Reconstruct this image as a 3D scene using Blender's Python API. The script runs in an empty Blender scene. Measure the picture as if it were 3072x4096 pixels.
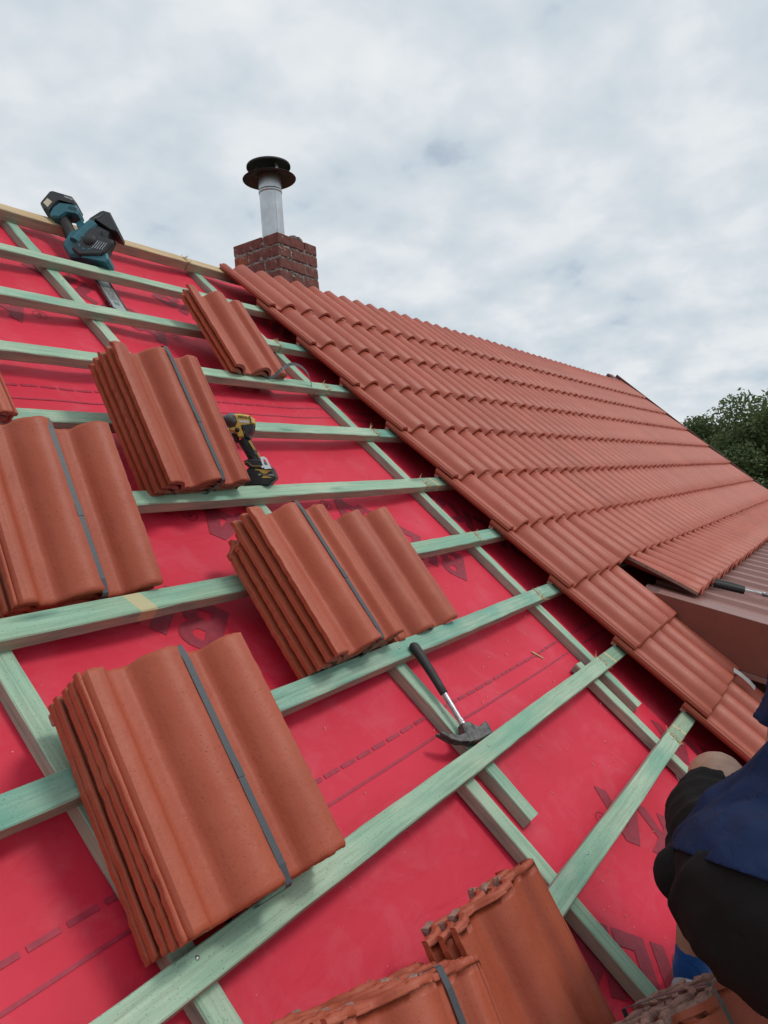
import bpy, bmesh, math, random
from math import sin, cos, pi, radians, sqrt
from mathutils import Vector, Matrix, noise
from mathutils.geometry import tessellate_polygon

random.seed(7)
SC = bpy.context.scene
COL = SC.collection
Z0 = 5.0                      # height of the slope origin above the ground
PITCH = radians(44)
ROOF = Matrix.Translation((0, 0, Z0)) @ Matrix.Rotation(PITCH, 4, 'X')   # roof frame: u along the ridge, v up the slope, n outwards

# ------------------------------------------------------------------ camera
cam_d = bpy.data.cameras.new('camera')
cam = bpy.data.objects.new('camera', cam_d)
COL.objects.link(cam)
cam_d.sensor_fit = 'HORIZONTAL'
cam_d.sensor_width = 36.0
cam_d.lens = 2944.9 / 3072 * 36.0
cam_d.clip_start = 0.02
cam_d.clip_end = 6000
_r = Vector((0.5529122, -0.6473488, 0.5246214))
_d = Vector((-0.0609740, -0.6593625, -0.7493486))
_f = Vector((0.8310056, 0.3823357, -0.4040410))
_m = Matrix((_r, -_d, -_f)).transposed().to_4x4()
cam.matrix_world = ROOF @ Matrix.Translation((0.0546, 0.0929, 1.1279)) @ _m
SC.camera = cam

# ------------------------------------------------------------------ sky and sun
SUN_EL, SUN_AZ = radians(52), radians(-62)        # azimuth measured from +X towards +Y
world = bpy.data.worlds.new('World')
SC.world = world
world.use_nodes = True
wn = world.node_tree
for n_ in list(wn.nodes):
    wn.nodes.remove(n_)


def N(tree, typ, **kw):
    n = tree.nodes.new(typ)
    for k, v in kw.items():
        if k == 'inp':
            for i, val in v.items():
                n.inputs[i].default_value = val
        else:
            setattr(n, k, v)
    return n


def L(tree, a, ao, b, bi):
    tree.links.new(a.outputs[ao], b.inputs[bi])


def ramp(tree, stops, interp='LINEAR'):
    n = tree.nodes.new('ShaderNodeValToRGB')
    cr = n.color_ramp
    cr.interpolation = interp
    while len(cr.elements) < len(stops):
        cr.elements.new(0.5)
    for e, (p, c) in zip(cr.elements, stops):
        e.position = p
        e.color = (c[0], c[1], c[2], 1) if not isinstance(c, (int, float)) else (c, c, c, 1)
    return n


def build_world():
    t = wn
    out = N(t, 'ShaderNodeOutputWorld')
    bg = N(t, 'ShaderNodeBackground', inp={'Strength': 0.1})
    sky = N(t, 'ShaderNodeTexSky', sky_type='NISHITA', sun_disc=False, sun_elevation=SUN_EL)
    sky.sun_rotation = pi / 2 - SUN_AZ
    sky.air_density = 1.0
    sky.dust_density = 2.0
    tc = N(t, 'ShaderNodeTexCoord')
    sep = N(t, 'ShaderNodeSeparateXYZ')
    L(t, tc, 'Generated', sep, 0)
    # project the view direction on a cloud layer: xy / (z + k)
    zc = N(t, 'ShaderNodeMath', operation='MAXIMUM', inp={1: 0.0}); L(t, sep, 'Z', zc, 0)
    za = N(t, 'ShaderNodeMath', operation='ADD', inp={1: 0.32}); L(t, zc, 0, za, 0)
    dx = N(t, 'ShaderNodeMath', operation='DIVIDE'); L(t, sep, 'X', dx, 0); L(t, za, 0, dx, 1)
    dy = N(t, 'ShaderNodeMath', operation='DIVIDE'); L(t, sep, 'Y', dy, 0); L(t, za, 0, dy, 1)
    cmb = N(t, 'ShaderNodeCombineXYZ'); L(t, dx, 0, cmb, 0); L(t, dy, 0, cmb, 1)
    n1 = N(t, 'ShaderNodeTexNoise', inp={'Scale': 2.5, 'Detail': 4.0, 'Roughness': 0.48, 'Distortion': 0.1})
    L(t, cmb, 0, n1, 'Vector')
    n2 = N(t, 'ShaderNodeTexNoise', inp={'Scale': 8.0, 'Detail': 5.0, 'Roughness': 0.5, 'Distortion': 0.1})
    L(t, cmb, 0, n2, 'Vector')
    mx = N(t, 'ShaderNodeMath', operation='MULTIPLY_ADD', inp={1: 0.58}); L(t, n1, 'Fac', mx, 0)
    m2 = N(t, 'ShaderNodeMath', operation='MULTIPLY', inp={1: 0.42}); L(t, n2, 'Fac', m2, 0)
    L(t, m2, 0, mx, 2)
    # cover: mostly cloud, a few thin gaps
    cov = ramp(t, [(0.30, 0.55), (0.41, 1.0)]); L(t, mx, 0, cov, 0)
    # brightness of the cloud by thickness
    col = ramp(t, [(0.36, (5.2, 6.0, 6.75)), (0.44, (5.8, 6.5, 7.1)), (0.51, (6.5, 7.05, 7.5)), (0.57, (7.2, 7.6, 7.95)), (0.66, (7.8, 8.1, 8.3))])
    for e in col.color_ramp.elements:
        e.color = (e.color[0] / 10, e.color[1] / 10, e.color[2] / 10, 1)
    L(t, mx, 0, col, 0)
    sc = N(t, 'ShaderNodeVectorMath', operation='SCALE', inp={'Scale': CLOUD}); L(t, col, 0, sc, 0)
    mix = N(t, 'ShaderNodeMix', data_type='RGBA')
    L(t, cov, 0, mix, 0); L(t, sky, 0, mix, 6); L(t, sc, 0, mix, 7)
    L(t, mix, 2, bg, 0)
    L(t, bg, 0, out, 0)


CLOUD = 9.9
build_world()

sun_d = bpy.data.lights.new('sun', 'SUN')
sun_d.energy = 1.2
sun_d.angle = radians(14)
sun_d.color = (1.0, 0.95, 0.88)
sun = bpy.data.objects.new('sun', sun_d)
COL.objects.link(sun)
_sd = Vector((cos(SUN_EL) * cos(SUN_AZ), cos(SUN_EL) * sin(SUN_AZ), sin(SUN_EL)))
sun.rotation_euler = (-_sd).to_track_quat('-Z', 'Y').to_euler()
sun.location = (0, 0, 30)

SC.view_settings.view_transform = 'Standard'
SC.view_settings.look = 'None'
SC.view_settings.exposure = 0.08
SC.view_settings.gamma = 1.0
SC.view_settings.use_curve_mapping = False


# ------------------------------------------------------------------ material helpers
def new_mat(name):
    m = bpy.data.materials.new(name)
    m.use_nodes = True
    t = m.node_tree
    for n in list(t.nodes):
        t.nodes.remove(n)
    out = N(t, 'ShaderNodeOutputMaterial')
    b = N(t, 'ShaderNodeBsdfPrincipled')
    L(t, b, 0, out, 0)
    return m, t, b


def coords(t, kind='Object', scale=(1, 1, 1), loc=(0, 0, 0)):
    tc = N(t, 'ShaderNodeTexCoord')
    mp = N(t, 'ShaderNodeMapping')
    mp.inputs['Scale'].default_value = scale
    mp.inputs['Location'].default_value = loc
    L(t, tc, kind, mp, 0)
    return mp


def noise_n(t, vec, scale, detail=4.0, rough=0.55, dist=0.0):
    n = N(t, 'ShaderNodeTexNoise', inp={'Scale': scale, 'Detail': detail, 'Roughness': rough, 'Distortion': dist})
    if vec is not None:
        L(t, vec, 0, n, 'Vector')
    return n


def mixc(t, fac, a, b, blend='MIX'):
    m = N(t, 'ShaderNodeMix', data_type='RGBA', blend_type=blend)
    for sock, v in ((0, fac), (6, a), (7, b)):
        if isinstance(v, tuple) and not hasattr(v[0], 'outputs'):
            m.inputs[sock].default_value = (v[0], v[1], v[2], 1)
        elif isinstance(v, (int, float)):
            m.inputs[sock].default_value = v
        elif isinstance(v, tuple):
            t.links.new(v[0].outputs[v[1]], m.inputs[sock])
        else:
            L(t, v, 0, m, sock)
    return (m, 2)


def bump(t, b, height, strength, dist=0.002, prev=None):
    n = N(t, 'ShaderNodeBump', inp={'Strength': strength, 'Distance': dist})
    if isinstance(height, tuple):
        t.links.new(height[0].outputs[height[1]], n.inputs['Height'])
    else:
        L(t, height, 0, n, 'Height')
    if prev is not None:
        L(t, prev, 0, n, 'Normal')
    L(t, n, 0, b, 'Normal')
    return n


def setcol(t, b, c):
    t.links.new(c[0].outputs[c[1]], b.inputs['Base Color'])


def plain(name, col, rough=0.5, metal=0.0, var=0.12, scale=30.0, bmp=0.15, spec=0.5):
    m, t, b = new_mat(name)
    mp = coords(t)
    n = noise_n(t, mp, scale, 4)
    r = ramp(t, [(0.3, tuple(c * (1 - var) for c in col)), (0.7, tuple(min(1, c * (1 + var)) for c in col))])
    L(t, n, 0, r, 0); L(t, r, 0, b, 'Base Color')
    b.inputs['Roughness'].default_value = rough
    b.inputs['Metallic'].default_value = metal
    b.inputs['Specular IOR Level'].default_value = spec
    if bmp:
        bump(t, b, noise_n(t, mp, scale * 8, 3), bmp, 0.0006)
    return m


def mat_tile(name, base, tint, spec=0.5):
    m, t, b = new_mat(name)
    mp = coords(t)
    oi = N(t, 'ShaderNodeObjectInfo')
    off = N(t, 'ShaderNodeVectorMath', operation='MULTIPLY_ADD')
    off.inputs[1].default_value = (7.3, 7.3, 7.3)
    cmb = N(t, 'ShaderNodeCombineXYZ')
    L(t, oi, 'Random', cmb, 0); L(t, oi, 'Random', cmb, 1)
    L(t, cmb, 0, off, 0); L(t, mp, 0, off, 2)
    big = noise_n(t, off, 9, 3)
    fine = noise_n(t, off, 160, 4, 0.6)
    r = ramp(t, [(0.30, base), (0.72, tint)]); L(t, big, 0, r, 0)
    # each tile a slightly different shade
    hv = N(t, 'ShaderNodeHueSaturation')
    vr = N(t, 'ShaderNodeMapRange', inp={3: 0.93, 4: 1.06}); L(t, oi, 'Random', vr, 0)
    L(t, vr, 0, hv, 'Value'); L(t, r, 0, hv, 'Color')
    sp = ramp(t, [(0.30, 0.82), (0.44, 1.0), (0.70, 1.0), (0.82, 1.08)]); L(t, fine, 0, sp, 0)
    c = mixc(t, 1.0, hv, sp, 'MULTIPLY')
    # pores: small dark pits
    vsc = N(t, 'ShaderNodeMapping'); vsc.inputs['Scale'].default_value = (70, 150, 110); L(t, off, 0, vsc, 0)
    vo = N(t, 'ShaderNodeTexVoronoi', inp={'Scale': 1.0, 'Randomness': 1.0}); L(t, vsc, 0, vo, 'Vector')
    pit = ramp(t, [(0.05, 0.0), (0.16, 1.0)]); L(t, vo, 'Distance', pit, 0)
    pn = noise_n(t, off, 26, 2); pm = ramp(t, [(0.46, 0.0), (0.66, 1.0)]); L(t, pn, 0, pm, 0)
    pits = N(t, 'ShaderNodeMath', operation='SUBTRACT', inp={0: 1.0}); L(t, pit, 0, pits, 1)
    pw = N(t, 'ShaderNodeMath', operation='MULTIPLY'); L(t, pits, 0, pw, 0); L(t, pm, 0, pw, 1)
    c2 = mixc(t, (pw, 0), c, (base[0] * 0.62, base[1] * 0.58, base[2] * 0.58))
    du = noise_n(t, off, 4.5, 6, 0.65, 0.5)
    dur = ramp(t, [(0.58, 0.0), (0.82, 0.14)]); L(t, du, 0, dur, 0)
    c2 = mixc(t, (dur, 0), c2, (0.52, 0.26, 0.19))
    setcol(t, b, c2)
    b.inputs['Roughness'].default_value = 0.48
    b.inputs['Specular IOR Level'].default_value = spec
    inv = N(t, 'ShaderNodeMath', operation='MULTIPLY_ADD', inp={1: -2.5}); L(t, pw, 0, inv, 0); L(t, fine, 0, inv, 2)
    bn = bump(t, b, inv, 0.35, 0.0012)
    bump(t, b, noise_n(t, off, 34, 3), 0.30, 0.003, bn)
    return m


def mat_wood(name, green, pale, patch, dark=(0.05, 0.12, 0.11), band=None):
    m, t, b = new_mat(name)
    oi = N(t, 'ShaderNodeObjectInfo')
    tc = N(t, 'ShaderNodeTexCoord')
    off = N(t, 'ShaderNodeVectorMath', operation='ADD')
    cmb = N(t, 'ShaderNodeCombineXYZ')
    sc = N(t, 'ShaderNodeMath', operation='MULTIPLY', inp={1: 37.0}); L(t, oi, 'Random', sc, 0)
    L(t, sc, 0, cmb, 0); L(t, sc, 0, cmb, 1); L(t, sc, 0, cmb, 2)
    L(t, tc, 'Object', off, 0); L(t, cmb, 0, off, 1)
    def mp(s):
        k = N(t, 'ShaderNodeMapping'); k.inputs['Scale'].default_value = s
        L(t, off, 0, k, 0); return k
    grain = noise_n(t, mp((5, 150, 150)), 1.0, 5, 0.6, 0.4)
    fib = noise_n(t, mp((30, 500, 500)), 1.0, 3, 0.6)
    blot = noise_n(t, mp((4.5, 12, 12)), 1.0, 4, 0.55)
    spots = noise_n(t, mp((220, 320, 320)), 1.0, 2, 0.5)
    r1 = ramp(t, [(0.32, pale), (0.62, green)]); L(t, blot, 0, r1, 0)
    g = ramp(t, [(0.30, 0.74), (0.55, 1.0), (0.75, 1.12)]); L(t, grain, 0, g, 0)
    c = mixc(t, 1.0, r1, g, 'MULTIPLY')
    b2 = noise_n(t, mp((2.2, 7, 7)), 1.0, 3, 0.5)
    pm = ramp(t, [(0.56, 0.0), (0.74, 0.85)]); L(t, b2, 0, pm, 0)
    c = mixc(t, (pm, 0), c, patch)
    sm = ramp(t, [(0.62, 0.0), (0.72, 0.55)]); L(t, spots, 0, sm, 0)
    c = mixc(t, (sm, 0), c, dark)
    kv = N(t, 'ShaderNodeTexVoronoi', inp={'Scale': 1.0}); L(t, mp((2.6, 14, 14)), 0, kv, 'Vector')
    kr = ramp(t, [(0.035, 0.95), (0.075, 0.55), (0.13, 0.30), (0.17, 0.0)]); L(t, kv, 'Distance', kr, 0)
    c = mixc(t, (kr, 0), c, (dark[0] * 0.9, dark[1] * 1.1, dark[2]))
    # greyer, browner colour on the sides and ends than on the top
    ge = N(t, 'ShaderNodeNewGeometry')
    vt = N(t, 'ShaderNodeVectorTransform', vector_type='NORMAL', convert_from='WORLD', convert_to='OBJECT')
    L(t, ge, 'Normal', vt, 0)
    sp = N(t, 'ShaderNodeSeparateXYZ'); L(t, vt, 0, sp, 0)
    ab = N(t, 'ShaderNodeMath', operation='ABSOLUTE'); L(t, sp, 'Z', ab, 0)
    sd = ramp(t, [(0.3, 0.78), (0.8, 0.0)]); L(t, ab, 0, sd, 0)
    side_n = noise_n(t, mp((7, 26, 26)), 1.0, 3)
    side_c = ramp(t, [(0.28, (0.19, 0.24, 0.20)), (0.46, (0.34, 0.34, 0.29)), (0.60, (0.45, 0.36, 0.27)), (0.78, (0.28, 0.36, 0.29))]); L(t, side_n, 0, side_c, 0)
    sc2 = mixc(t, 1.0, side_c, g, 'MULTIPLY')
    c = mixc(t, (sd, 0), c, sc2)
    if band:
        sx = N(t, 'ShaderNodeSeparateXYZ'); L(t, tc, 'Object', sx, 0)
        sh = N(t, 'ShaderNodeMath', operation='MULTIPLY_ADD', inp={1: 0.35}); L(t, sx, 'Y', sh, 0); L(t, sx, 'X', sh, 2)
        su = N(t, 'ShaderNodeMath', operation='SUBTRACT', inp={1: band[0]}); L(t, sh, 0, su, 0)
        aa = N(t, 'ShaderNodeMath', operation='ABSOLUTE'); L(t, su, 0, aa, 0)
        lt = N(t, 'ShaderNodeMath', operation='LESS_THAN', inp={1: band[1]}); L(t, aa, 0, lt, 0)
        lf = N(t, 'ShaderNodeMath', operation='MULTIPLY', inp={1: 0.85}); L(t, lt, 0, lf, 0)
        c = mixc(t, (lf, 0), c, (0.55, 0.46, 0.26))
    setcol(t, b, c)
    b.inputs['Roughness'].default_value = 0.75
    b.inputs['Specular IOR Level'].default_value = 0.25
    bn = bump(t, b, grain, 0.35, 0.0015)
    bump(t, b, fib, 0.35, 0.0008, bn)
    return m


GREEN = (0.285, 0.465, 0.340)
PALE = (0.45, 0.56, 0.42)
TEAL = (0.17, 0.38, 0.29)
M = {}
M['wood'] = mat_wood('treated_wood', GREEN, PALE, TEAL)
M['wood_pale'] = mat_wood('treated_wood_pale', (0.31, 0.48, 0.35), (0.47, 0.57, 0.42), (0.20, 0.41, 0.30))
M['wood_teal'] = mat_wood('treated_wood_teal', (0.20, 0.41, 0.32), (0.38, 0.51, 0.39), (0.10, 0.33, 0.26))
M['pine'] = mat_wood('bare_pine', (0.56, 0.40, 0.23), (0.62, 0.48, 0.30), (0.50, 0.36, 0.2), (0.3, 0.18, 0.08))
M['splinter'] = plain('splintered_wood', (0.55, 0.42, 0.22), 0.8, var=0.25, scale=60)
M['nail'] = plain('steel_nail', (0.45, 0.46, 0.47), 0.4, 0.9)
M['tile'] = mat_tile('concrete_tile', (0.405, 0.090, 0.055), (0.450, 0.108, 0.068), 0.42)
M['tile_new'] = mat_tile('concrete_tile_stack', (0.392, 0.081, 0.041), (0.440, 0.100, 0.053), 0.32)
M['raw'] = plain('raw_concrete', (0.33, 0.19, 0.155), 0.9, var=0.35, scale=120, bmp=0.8, spec=0.2)
M['strap'] = plain('plastic_strap', (0.060, 0.068, 0.078), 0.42, var=0.1, scale=200, bmp=0.25)


def mat_membrane():
    m, t, b = new_mat('red_membrane')
    mp = coords(t)
    big = noise_n(t, mp, 2.2, 5, 0.6)
    r = ramp(t, [(0.30, (0.60, 0.016, 0.044)), (0.70, (0.70, 0.026, 0.066))]); L(t, big, 0, r, 0)
    dust = noise_n(t, mp, 7, 7, 0.68, 0.6)
    dm = ramp(t, [(0.50, 0.0), (0.80, 0.24)]); L(t, dust, 0, dm, 0)
    c = mixc(t, (dm, 0), r, (0.70, 0.22, 0.26))
    sp = N(t, 'ShaderNodeTexVoronoi', inp={'Scale': 38.0}); L(t, mp, 0, sp, 'Vector')
    sm = ramp(t, [(0.035, 0.75), (0.06, 0.0)]); L(t, sp, 'Distance', sm, 0)
    keep = noise_n(t, mp, 5, 2); km = ramp(t, [(0.52, 0.0), (0.60, 1.0)]); L(t, keep, 0, km, 0)
    mm = N(t, 'ShaderNodeMath', operation='MULTIPLY'); L(t, sm, 0, mm, 0); L(t, km, 0, mm, 1)
    c = mixc(t, (mm, 0), c, (0.75, 0.5, 0.42))
    setcol(t, b, c)
    b.inputs['Roughness'].default_value = 0.6
    b.inputs['Specular IOR Level'].default_value = 0.35
    wv = noise_n(t, mp, 420, 2, 0.5)
    bn = bump(t, b, wv, 0.12, 0.0008)
    cr = noise_n(t, coords(t, scale=(1, 2.2, 1)), 9, 4, 0.5, 0.8)
    bump(t, b, cr, 0.38, 0.009, bn)
    return m


M['membrane'] = mat_membrane()
M['print'] = plain('printed_ink', (0.29, 0.015, 0.037), 0.6, var=0.22, scale=60, bmp=0.12)
M['print_line'] = plain('printed_line', (0.37, 0.018, 0.048), 0.6, var=0.25, scale=60, bmp=0.12)
M['brick'] = plain('chimney_brick', (0.180, 0.064, 0.055), 0.85, var=0.3, scale=22, bmp=0.5, spec=0.25)
M['brick_red'] = plain('chimney_brick_red', (0.30, 0.085, 0.045), 0.85, var=0.35, scale=22, bmp=0.5, spec=0.25)
M['mortar'] = plain('old_mortar', (0.25, 0.22, 0.205), 0.95, var=0.5, scale=60, bmp=0.8, spec=0.2)
M['zinc'] = plain('zinc_pipe', (0.50, 0.52, 0.54), 0.36, 0.9, var=0.18, scale=9, bmp=0.12)
M['cowl'] = plain('painted_cowl', (0.032, 0.033, 0.039), 0.55, 0.3, var=0.3, scale=18)
M['metal_roof'] = plain('brown_sheet_metal', (0.265, 0.125, 0.108), 0.42, 0.0, var=0.06, scale=6, bmp=0.05)
M['fascia'] = plain('shaded_brown_fascia', (0.205, 0.056, 0.040), 0.5, 0.0, var=0.14, scale=8, bmp=0.05)  # same brown as the sheet metal, its shade painted in as a darker colour
M['alu'] = plain('aluminium_strip', (0.60, 0.63, 0.64), 0.4, 0.6, var=0.08)
M['plaster'] = plain('house_plaster', (0.62, 0.57, 0.48), 0.9, var=0.08, scale=4)
M['black'] = plain('black_rubber', (0.020, 0.018, 0.019), 0.6, var=0.2, scale=40)
M['steel'] = plain('worn_steel', (0.42, 0.43, 0.45), 0.38, 0.9, var=0.25, scale=60)
M['iron'] = plain('forged_iron', (0.135, 0.130, 0.127), 0.5, 0.7, var=0.5, scale=70, bmp=0.6)
M['yellow'] = plain('yellow_plastic', (0.64, 0.41, 0.085), 0.5, var=0.18, scale=50)
M['grey_alloy'] = plain('grey_alloy', (0.14, 0.145, 0.155), 0.45, 0.6, var=0.2)
M['dark_plastic'] = plain('dark_plastic', (0.026, 0.028, 0.032), 0.5, var=0.2, scale=50)
M['teal'] = plain('teal_plastic', (0.018, 0.125, 0.165), 0.45, var=0.15, scale=40)
M['white'] = plain('white_print', (0.70, 0.70, 0.69), 0.5, var=0.05)
M['chrome'] = plain('bright_steel', (0.72, 0.72, 0.72), 0.25, 0.95, var=0.06)
M['bar'] = plain('saw_bar_steel', (0.40, 0.44, 0.43), 0.4, 0.7, var=0.12)
M['cream'] = plain('cream_label', (0.62, 0.52, 0.38), 0.5)


def mat_cloth(name, col, sheen=0.2):
    m, t, b = new_mat(name)
    mp = coords(t)
    n = noise_n(t, mp, 9, 5)
    r = ramp(t, [(0.3, tuple(c * 0.8 for c in col)), (0.7, tuple(c * 1.25 for c in col))]); L(t, n, 0, r, 0)
    L(t, r, 0, b, 'Base Color')
    b.inputs['Roughness'].default_value = 0.9
    b.inputs['Specular IOR Level'].default_value = 0.2
    b.inputs['Sheen Weight'].default_value = sheen
    bn = bump(t, b, noise_n(t, mp, 600, 2), 0.3, 0.0008)
    bump(t, b, noise_n(t, mp, 22, 4, 0.55, 1.2), 0.5, 0.008, bn)
    return m


M['navy'] = mat_cloth('navy_cotton', (0.0095, 0.0190, 0.058), 0.0)
M['cuff'] = mat_cloth('blue_grey_cuff', (0.13, 0.15, 0.24))
M['shorts'] = mat_cloth('black_cotton', (0.0115, 0.0105, 0.0105), 0.0)
M['sock'] = mat_cloth('blue_sock', (0.012, 0.075, 0.27))
M['hem_thread'] = plain('frayed_thread', (0.32, 0.34, 0.38), 0.9)
M['shoe'] = plain('grey_shoe', (0.34, 0.37, 0.40), 0.7, var=0.2)


def mat_skin():
    m, t, b = new_mat('tanned_skin')
    mp = coords(t)
    n = noise_n(t, mp, 30, 4)
    r = ramp(t, [(0.3, (0.36, 0.19, 0.12)), (0.7, (0.46, 0.27, 0.18))]); L(t, n, 0, r, 0)
    L(t, r, 0, b, 'Base Color')
    b.inputs['Roughness'].default_value = 0.55
    b.inputs['Subsurface Weight'].default_value = 0.08
    b.inputs['Subsurface Radius'].default_value = (0.01, 0.004, 0.002)
    bump(t, b, noise_n(t, mp, 260, 3), 0.25, 0.001)
    return m


M['skin'] = mat_skin()
M['hair'] = plain('dark_hair', (0.03, 0.02, 0.014), 0.6, var=0.4, scale=90)


# ------------------------------------------------------------------ mesh helpers
class MB:
    def __init__(s):
        s.v, s.f, s.m = [], [], []
        s.smooth = []

    def add(s, vs, fs, mi=0, smooth=False):
        o = len(s.v)
        s.v += [tuple(v) for v in vs]
        for f in fs:
            s.f.append(tuple(i + o for i in f)); s.m.append(mi); s.smooth.append(smooth)
        return s

    def box(s, c, sz, mat=None, mi=0, ch=0.0, jit=0.0):
        """box with chamfered edges; mat = 3x3/4x4 matrix applied about c"""
        hx, hy, hz = sz[0] / 2, sz[1] / 2, sz[2] / 2
        if ch <= 0:
            vs = [(x, y, z) for x in (-hx, hx) for y in (-hy, hy) for z in (-hz, hz)]
            fs = [(0, 1, 3, 2), (4, 6, 7, 5), (0, 4, 5, 1), (2, 3, 7, 6), (0, 2, 6, 4), (1, 5, 7, 3)]
        else:
            bm = bmesh.new()
            bmesh.ops.create_cube(bm, size=1.0)
            for v in bm.verts:
                v.co = Vector((v.co.x * sz[0], v.co.y * sz[1], v.co.z * sz[2]))
            bmesh.ops.bevel(bm, geom=list(bm.edges), offset=ch, segments=2, affect='EDGES', profile=0.5)
            bm.verts.index_update()
            vs = [v.co.copy() for v in bm.verts]
            fs = [tuple(v.index for v in f.verts) for f in bm.faces]
            bm.free()
        out = []
        for v in vs:
            p = Vector(v)
            if jit:
                p += Vector((random.uniform(-jit, jit), random.uniform(-jit, jit), random.uniform(-jit, jit)))
            if mat is not None:
                p = mat @ p
            out.append(p + Vector(c))
        return s.add(out, fs, mi, False)

    def tube(s, pts, r, seg=12, mi=0, caps=True, flat=1.0, up=None):
        pts = [Vector(p) for p in pts]
        rs = r if isinstance(r, (list, tuple)) else [r] * len(pts)
        rings = []
        prev = None
        for i, p in enumerate(pts):
            d = (pts[min(i + 1, len(pts) - 1)] - pts[max(i - 1, 0)]).normalized()
            a = Vector(up) if up is not None else (prev if prev is not None else (Vector((0, 0, 1)) if abs(d.z) < 0.9 else Vector((1, 0, 0))))
            x = (a - d * a.dot(d)).normalized()
            y = d.cross(x)
            prev = x
            rings.append([p + x * rs[i] * flat * cos(2 * pi * k / seg) + y * rs[i] * sin(2 * pi * k / seg) for k in range(seg)])
        vs = [v for r_ in rings for v in r_]
        fs = []
        for i in range(len(pts) - 1):
            for k in range(seg):
                a, b_ = i * seg + k, i * seg + (k + 1) % seg
                fs.append((a, b_, b_ + seg, a + seg))
        s.add(vs, fs, mi, True)
        if caps:
            s.add(rings[0], [tuple(reversed(range(seg)))], mi)
            s.add(rings[-1], [tuple(range(seg))], mi)
        return s

    def lathe(s, prof, seg=32, c=(0, 0, 0), mi=0, mat=None):
        """prof: (radius, z) list"""
        vs, fs = [], []
        for r, z in prof:
            for k in range(seg):
                p = Vector((r * cos(2 * pi * k / seg), r * sin(2 * pi * k / seg), z))
                if mat is not None:
                    p = mat @ p
                vs.append(p + Vector(c))
        for i in range(len(prof) - 1):
            for k in range(seg):
                a, b_ = i * seg + k, i * seg + (k + 1) % seg
                fs.append((a, b_, b_ + seg, a + seg))
        return s.add(vs, fs, mi, True)

    def prism(s, poly, z0, z1, mat=None, mi=0, ch=0.0):
        """extrude a 2-D outline (x, y) from z0 to z1, optional chamfer at the z1 side and z0 side"""
        n = len(poly)
        area = sum(poly[i][0] * poly[(i + 1) % n][1] - poly[(i + 1) % n][0] * poly[i][1] for i in range(n))
        if area < 0:
            poly = poly[::-1]
        cx = sum(p[0] for p in poly) / n; cy = sum(p[1] for p in poly) / n
        def inset(p, d):
            v = Vector((p[0] - cx, p[1] - cy)); l = v.length
            v = v * max(0.0, (l - d) / l) if l > 1e-9 else v
            return (cx + v.x, cy + v.y)
        layers = []
        if ch > 0:
            layers = [([inset(p, ch) for p in poly], z0), (poly, z0 + ch), (poly, z1 - ch), ([inset(p, ch) for p in poly], z1)]
        else:
            layers = [(poly, z0), (poly, z1)]
        vs = [Vector((p[0], p[1], z)) for pl, z in layers for p in pl]
        fs = []
        for l in range(len(layers) - 1):
            for i in range(n):
                j = (i + 1) % n
                fs.append((l * n + i, l * n + j, (l + 1) * n + j, (l + 1) * n + i))
        tri = tessellate_polygon([[Vector((p[0], p[1], 0)) for p in layers[0][0]]])
        def fix(tr, up, base):
            a, b_, c_ = [layers[0][0][i] for i in tr]
            ar = (b_[0] - a[0]) * (c_[1] - a[1]) - (c_[0] - a[0]) * (b_[1] - a[1])
            tr = tuple(tr)
            if (ar > 0) != up:
                tr = tr[::-1]
            return tuple(i + base for i in tr)
        for tr in tri:
            fs.append(fix(tr, False, 0))
            fs.append(fix(tr, True, (len(layers) - 1) * n))
        if mat is not None:
            vs = [mat @ v for v in vs]
        return s.add(vs, fs, mi)

    def mesh(s, name):
        me = bpy.data.meshes.new(name)
        me.from_pydata(s.v, [], s.f)
        for p, mi, sm in zip(me.polygons, s.m, s.smooth):
            p.material_index = mi
            p.use_smooth = sm
        me.update()
        return me


def link(name, me, mats, parent=None, mw=None):
    o = bpy.data.objects.new(name, me)
    COL.objects.link(o)
    if me is not None and me.materials is not None and len(me.materials) == 0:
        for mt in (mats if isinstance(mats, (list, tuple)) else [mats]):
            me.materials.append(M[mt])
    if parent is not None:
        o.parent = parent
    if mw is not None:
        if parent is not None:
            o.matrix_local = mw
        else:
            o.matrix_world = mw
    return o


def build(mb, name, mats, parent=None, mw=None):
    return link(name, mb.mesh(name), mats, parent, mw)


def empty(name, label, cat, mw=None, group=None):
    o = bpy.data.objects.new(name, None)
    COL.objects.link(o)
    o.empty_display_size = 0.1
    if mw is not None:
        o.matrix_world = mw
    return tag(o, label, cat, group)


def tag(o, label, cat, group=None):
    o['label'] = label
    o['category'] = cat
    if group:
        o['group'] = group
    return o


def T(u, v, n):
    return Matrix.Translation((u, v, n))


def RX(a):
    return Matrix.Rotation(a, 4, 'X')


def RY(a):
    return Matrix.Rotation(a, 4, 'Y')


def RZ(a):
    return Matrix.Rotation(a, 4, 'Z')


def frame(o, x, y, z):
    m = Matrix((Vector(x), Vector(y), Vector(z))).transposed().to_4x4()
    m.translation = Vector(o)
    return m


def text_mesh(body, size, bold=0.0, align='CENTER'):
    cu = bpy.data.curves.new('lettering', 'FONT')
    cu.body = body
    cu.size = size
    cu.offset = bold
    cu.align_x = align
    cu.align_y = 'CENTER'
    cu.resolution_u = 3
    o = bpy.data.objects.new('lettering', cu)
    COL.objects.link(o)
    dg = bpy.context.evaluated_depsgraph_get()
    me = bpy.data.meshes.new_from_object(o.evaluated_get(dg))
    bpy.data.objects.remove(o)
    bpy.data.curves.remove(cu)
    return me


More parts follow.
